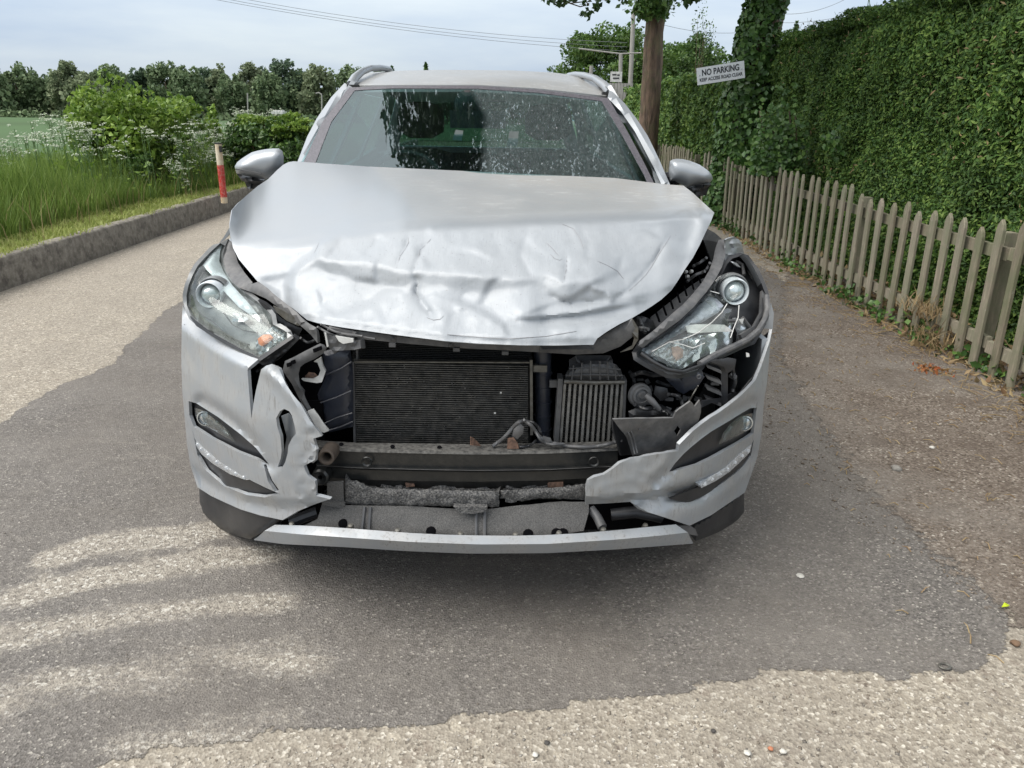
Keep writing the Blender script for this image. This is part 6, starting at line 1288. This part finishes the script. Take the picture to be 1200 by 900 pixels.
# cabin
mb = MB(); mb.box((float(XC(3.35)), 3.42, .93), (1.46, .62, .24), bev=.02); mb.build('dashboard', M['seat'], car, False)
mb = MB(); mb.lathe((float(XC(3.35)-.37), 3.52, 1.13), (0, .22, .4), [(.06, .02), (.0, .03)], 16); c = Vector((float(XC(3.5)-.36), 3.60, 1.07)); axn = Vector((0, -.9, .45)).normalized(); e1 = Vector((1, 0, 0)); e2 = axn.cross(e1)
mb = MB(); pts = [c+(e1*math.cos(t)+e2*math.sin(t))*.185 for t in np.linspace(0, 2*math.pi, 33)]; mb.tube(pts, .014, 8, False); mb.tube([c+e1*.17, c-e1*.17], .016, 6); mb.tube([c, c-e2*.17], .016, 6); mb.build('steering_wheel', M['rubber'], car)
for u in (-.37, .37):
    x = float(XC(4.2)+u); 
    bk = panel('front_seat', chaikin([(-25, 45), (-26, 85), (-22, 112), (-17, 122), (17, 122), (22, 112), (26, 85), (25, 45)], 1), lambda a, b_, o=0: np.column_stack([x+a/100, 4.30+(b_-45)/100*.32-.04*np.cos(a/18)+o, b_/100]), M['seat'], car, step=7, thick=.12, dome=.03, domew=6)
    sub(panel('headrest', chaikin([(-13, 127), (-14, 142), (-8, 147), (8, 147), (14, 142), (13, 127)], 1), lambda a, b_, o=0: np.column_stack([x+a/100, 4.57+.0*a+o, b_/100]), M['seat'], car, step=4, thick=.09, dome=.04, domew=5), bk)
    mb = MB(); mb.box((x, 4.1, .52), (.5, .5, .16)); sub(mb.build('seat_base', M['seat'], car, False), bk)
mb = MB(); mb.box((float(XC(5.3)), 5.25, .85), (1.2, .16, .6), rx=-.3); mb.build('rear_bench', M['seat'], car, False)
# inside mirror, a dark dome standing for its reflection and a paper permit seen through the screen
mb = MB(); c = scr(np.array([548.]), np.array([121.]), .07)[0]; mb.lathe(c, (0, -1, .2), [(0, .02), (.03, .015), (.06, -.01), (.065, -.04)], 20); mb.build('mirror_reflection_dome', M['rubber'], car)
mb = MB(); c = scr(np.array([560.]), np.array([140.]), .16)[0]; mb.box(c, (.25, .03, .075), rz=.1); mb.build('rear_view_mirror', M['rubber'], car, False)
back('permit', '530,164 534,152 543,153 541,165', float(scrY(np.array(536.), np.array(158.)))+.006, M['paper'], step=6, thick=.001); back('permit', '594,172 597,154 608,154 606,171', float(scrY(np.array(600.), np.array(163.)))+.006, M['paper'], step=6, thick=.001)
for s in ('362,208 440,211 520,213', '560,215 660,218 740,225'): q = np.array(poly(s)); mb = MB(); mb.tube(scr(q[:, 0], q[:, 1], -.02), .008, 6); mb.build('wiper', M['rubber'], car)

# ------------------------------------------------------------ labels for mass objects
LAB = {'ground_ivy': 'low ivy leaves growing along the foot of the picket fence', 'leaf_litter': 'dry fallen leaves gathered behind and under the picket fence', 'twig_litter': 'pale dry twigs scattered along the fence foot', 'tall_grass': 'tall bright green grass standing on the left verge', 'short_grass': 'short yellow-green grass beside the kerb',
       'seed_grass': 'thin dry seed stalks among the verge grass', 'cow_parsley_stem': 'thin green stems of the white-flowered cow parsley', 'cow_parsley_flower': 'masses of small white cow parsley flowers on the verge', 'cow_parsley_leaf': 'feathery leaves below the white cow parsley flowers', 'far_undergrowth': 'dark mass of undergrowth closing the gaps of the far tree line',
       'far_hedgerow': 'low hedgerow along the far field edge', 'gravel': 'loose stones set in the worn concrete at the bottom', 'grit': 'fine grit lying on the dark asphalt', 'lane_grit': 'fine grit on the pale lane beside the kerb', 'earth_crumbs': 'crumbs of soil and gravel on the trodden earth by the fence'}
CAT = {'ground_ivy': 'ivy', 'leaf_litter': 'leaves', 'twig_litter': 'twigs', 'tall_grass': 'grass', 'short_grass': 'grass', 'seed_grass': 'grass', 'cow_parsley_stem': 'flowers', 'cow_parsley_flower': 'flowers', 'cow_parsley_leaf': 'flowers', 'far_undergrowth': 'undergrowth', 'far_hedgerow': 'hedgerow', 'gravel': 'gravel', 'grit': 'grit', 'lane_grit': 'grit', 'earth_crumbs': 'gravel'}
for k, v in LAB.items():
    o = bpy.data.objects.get(k)
    if o: tag(o, v, CAT[k])
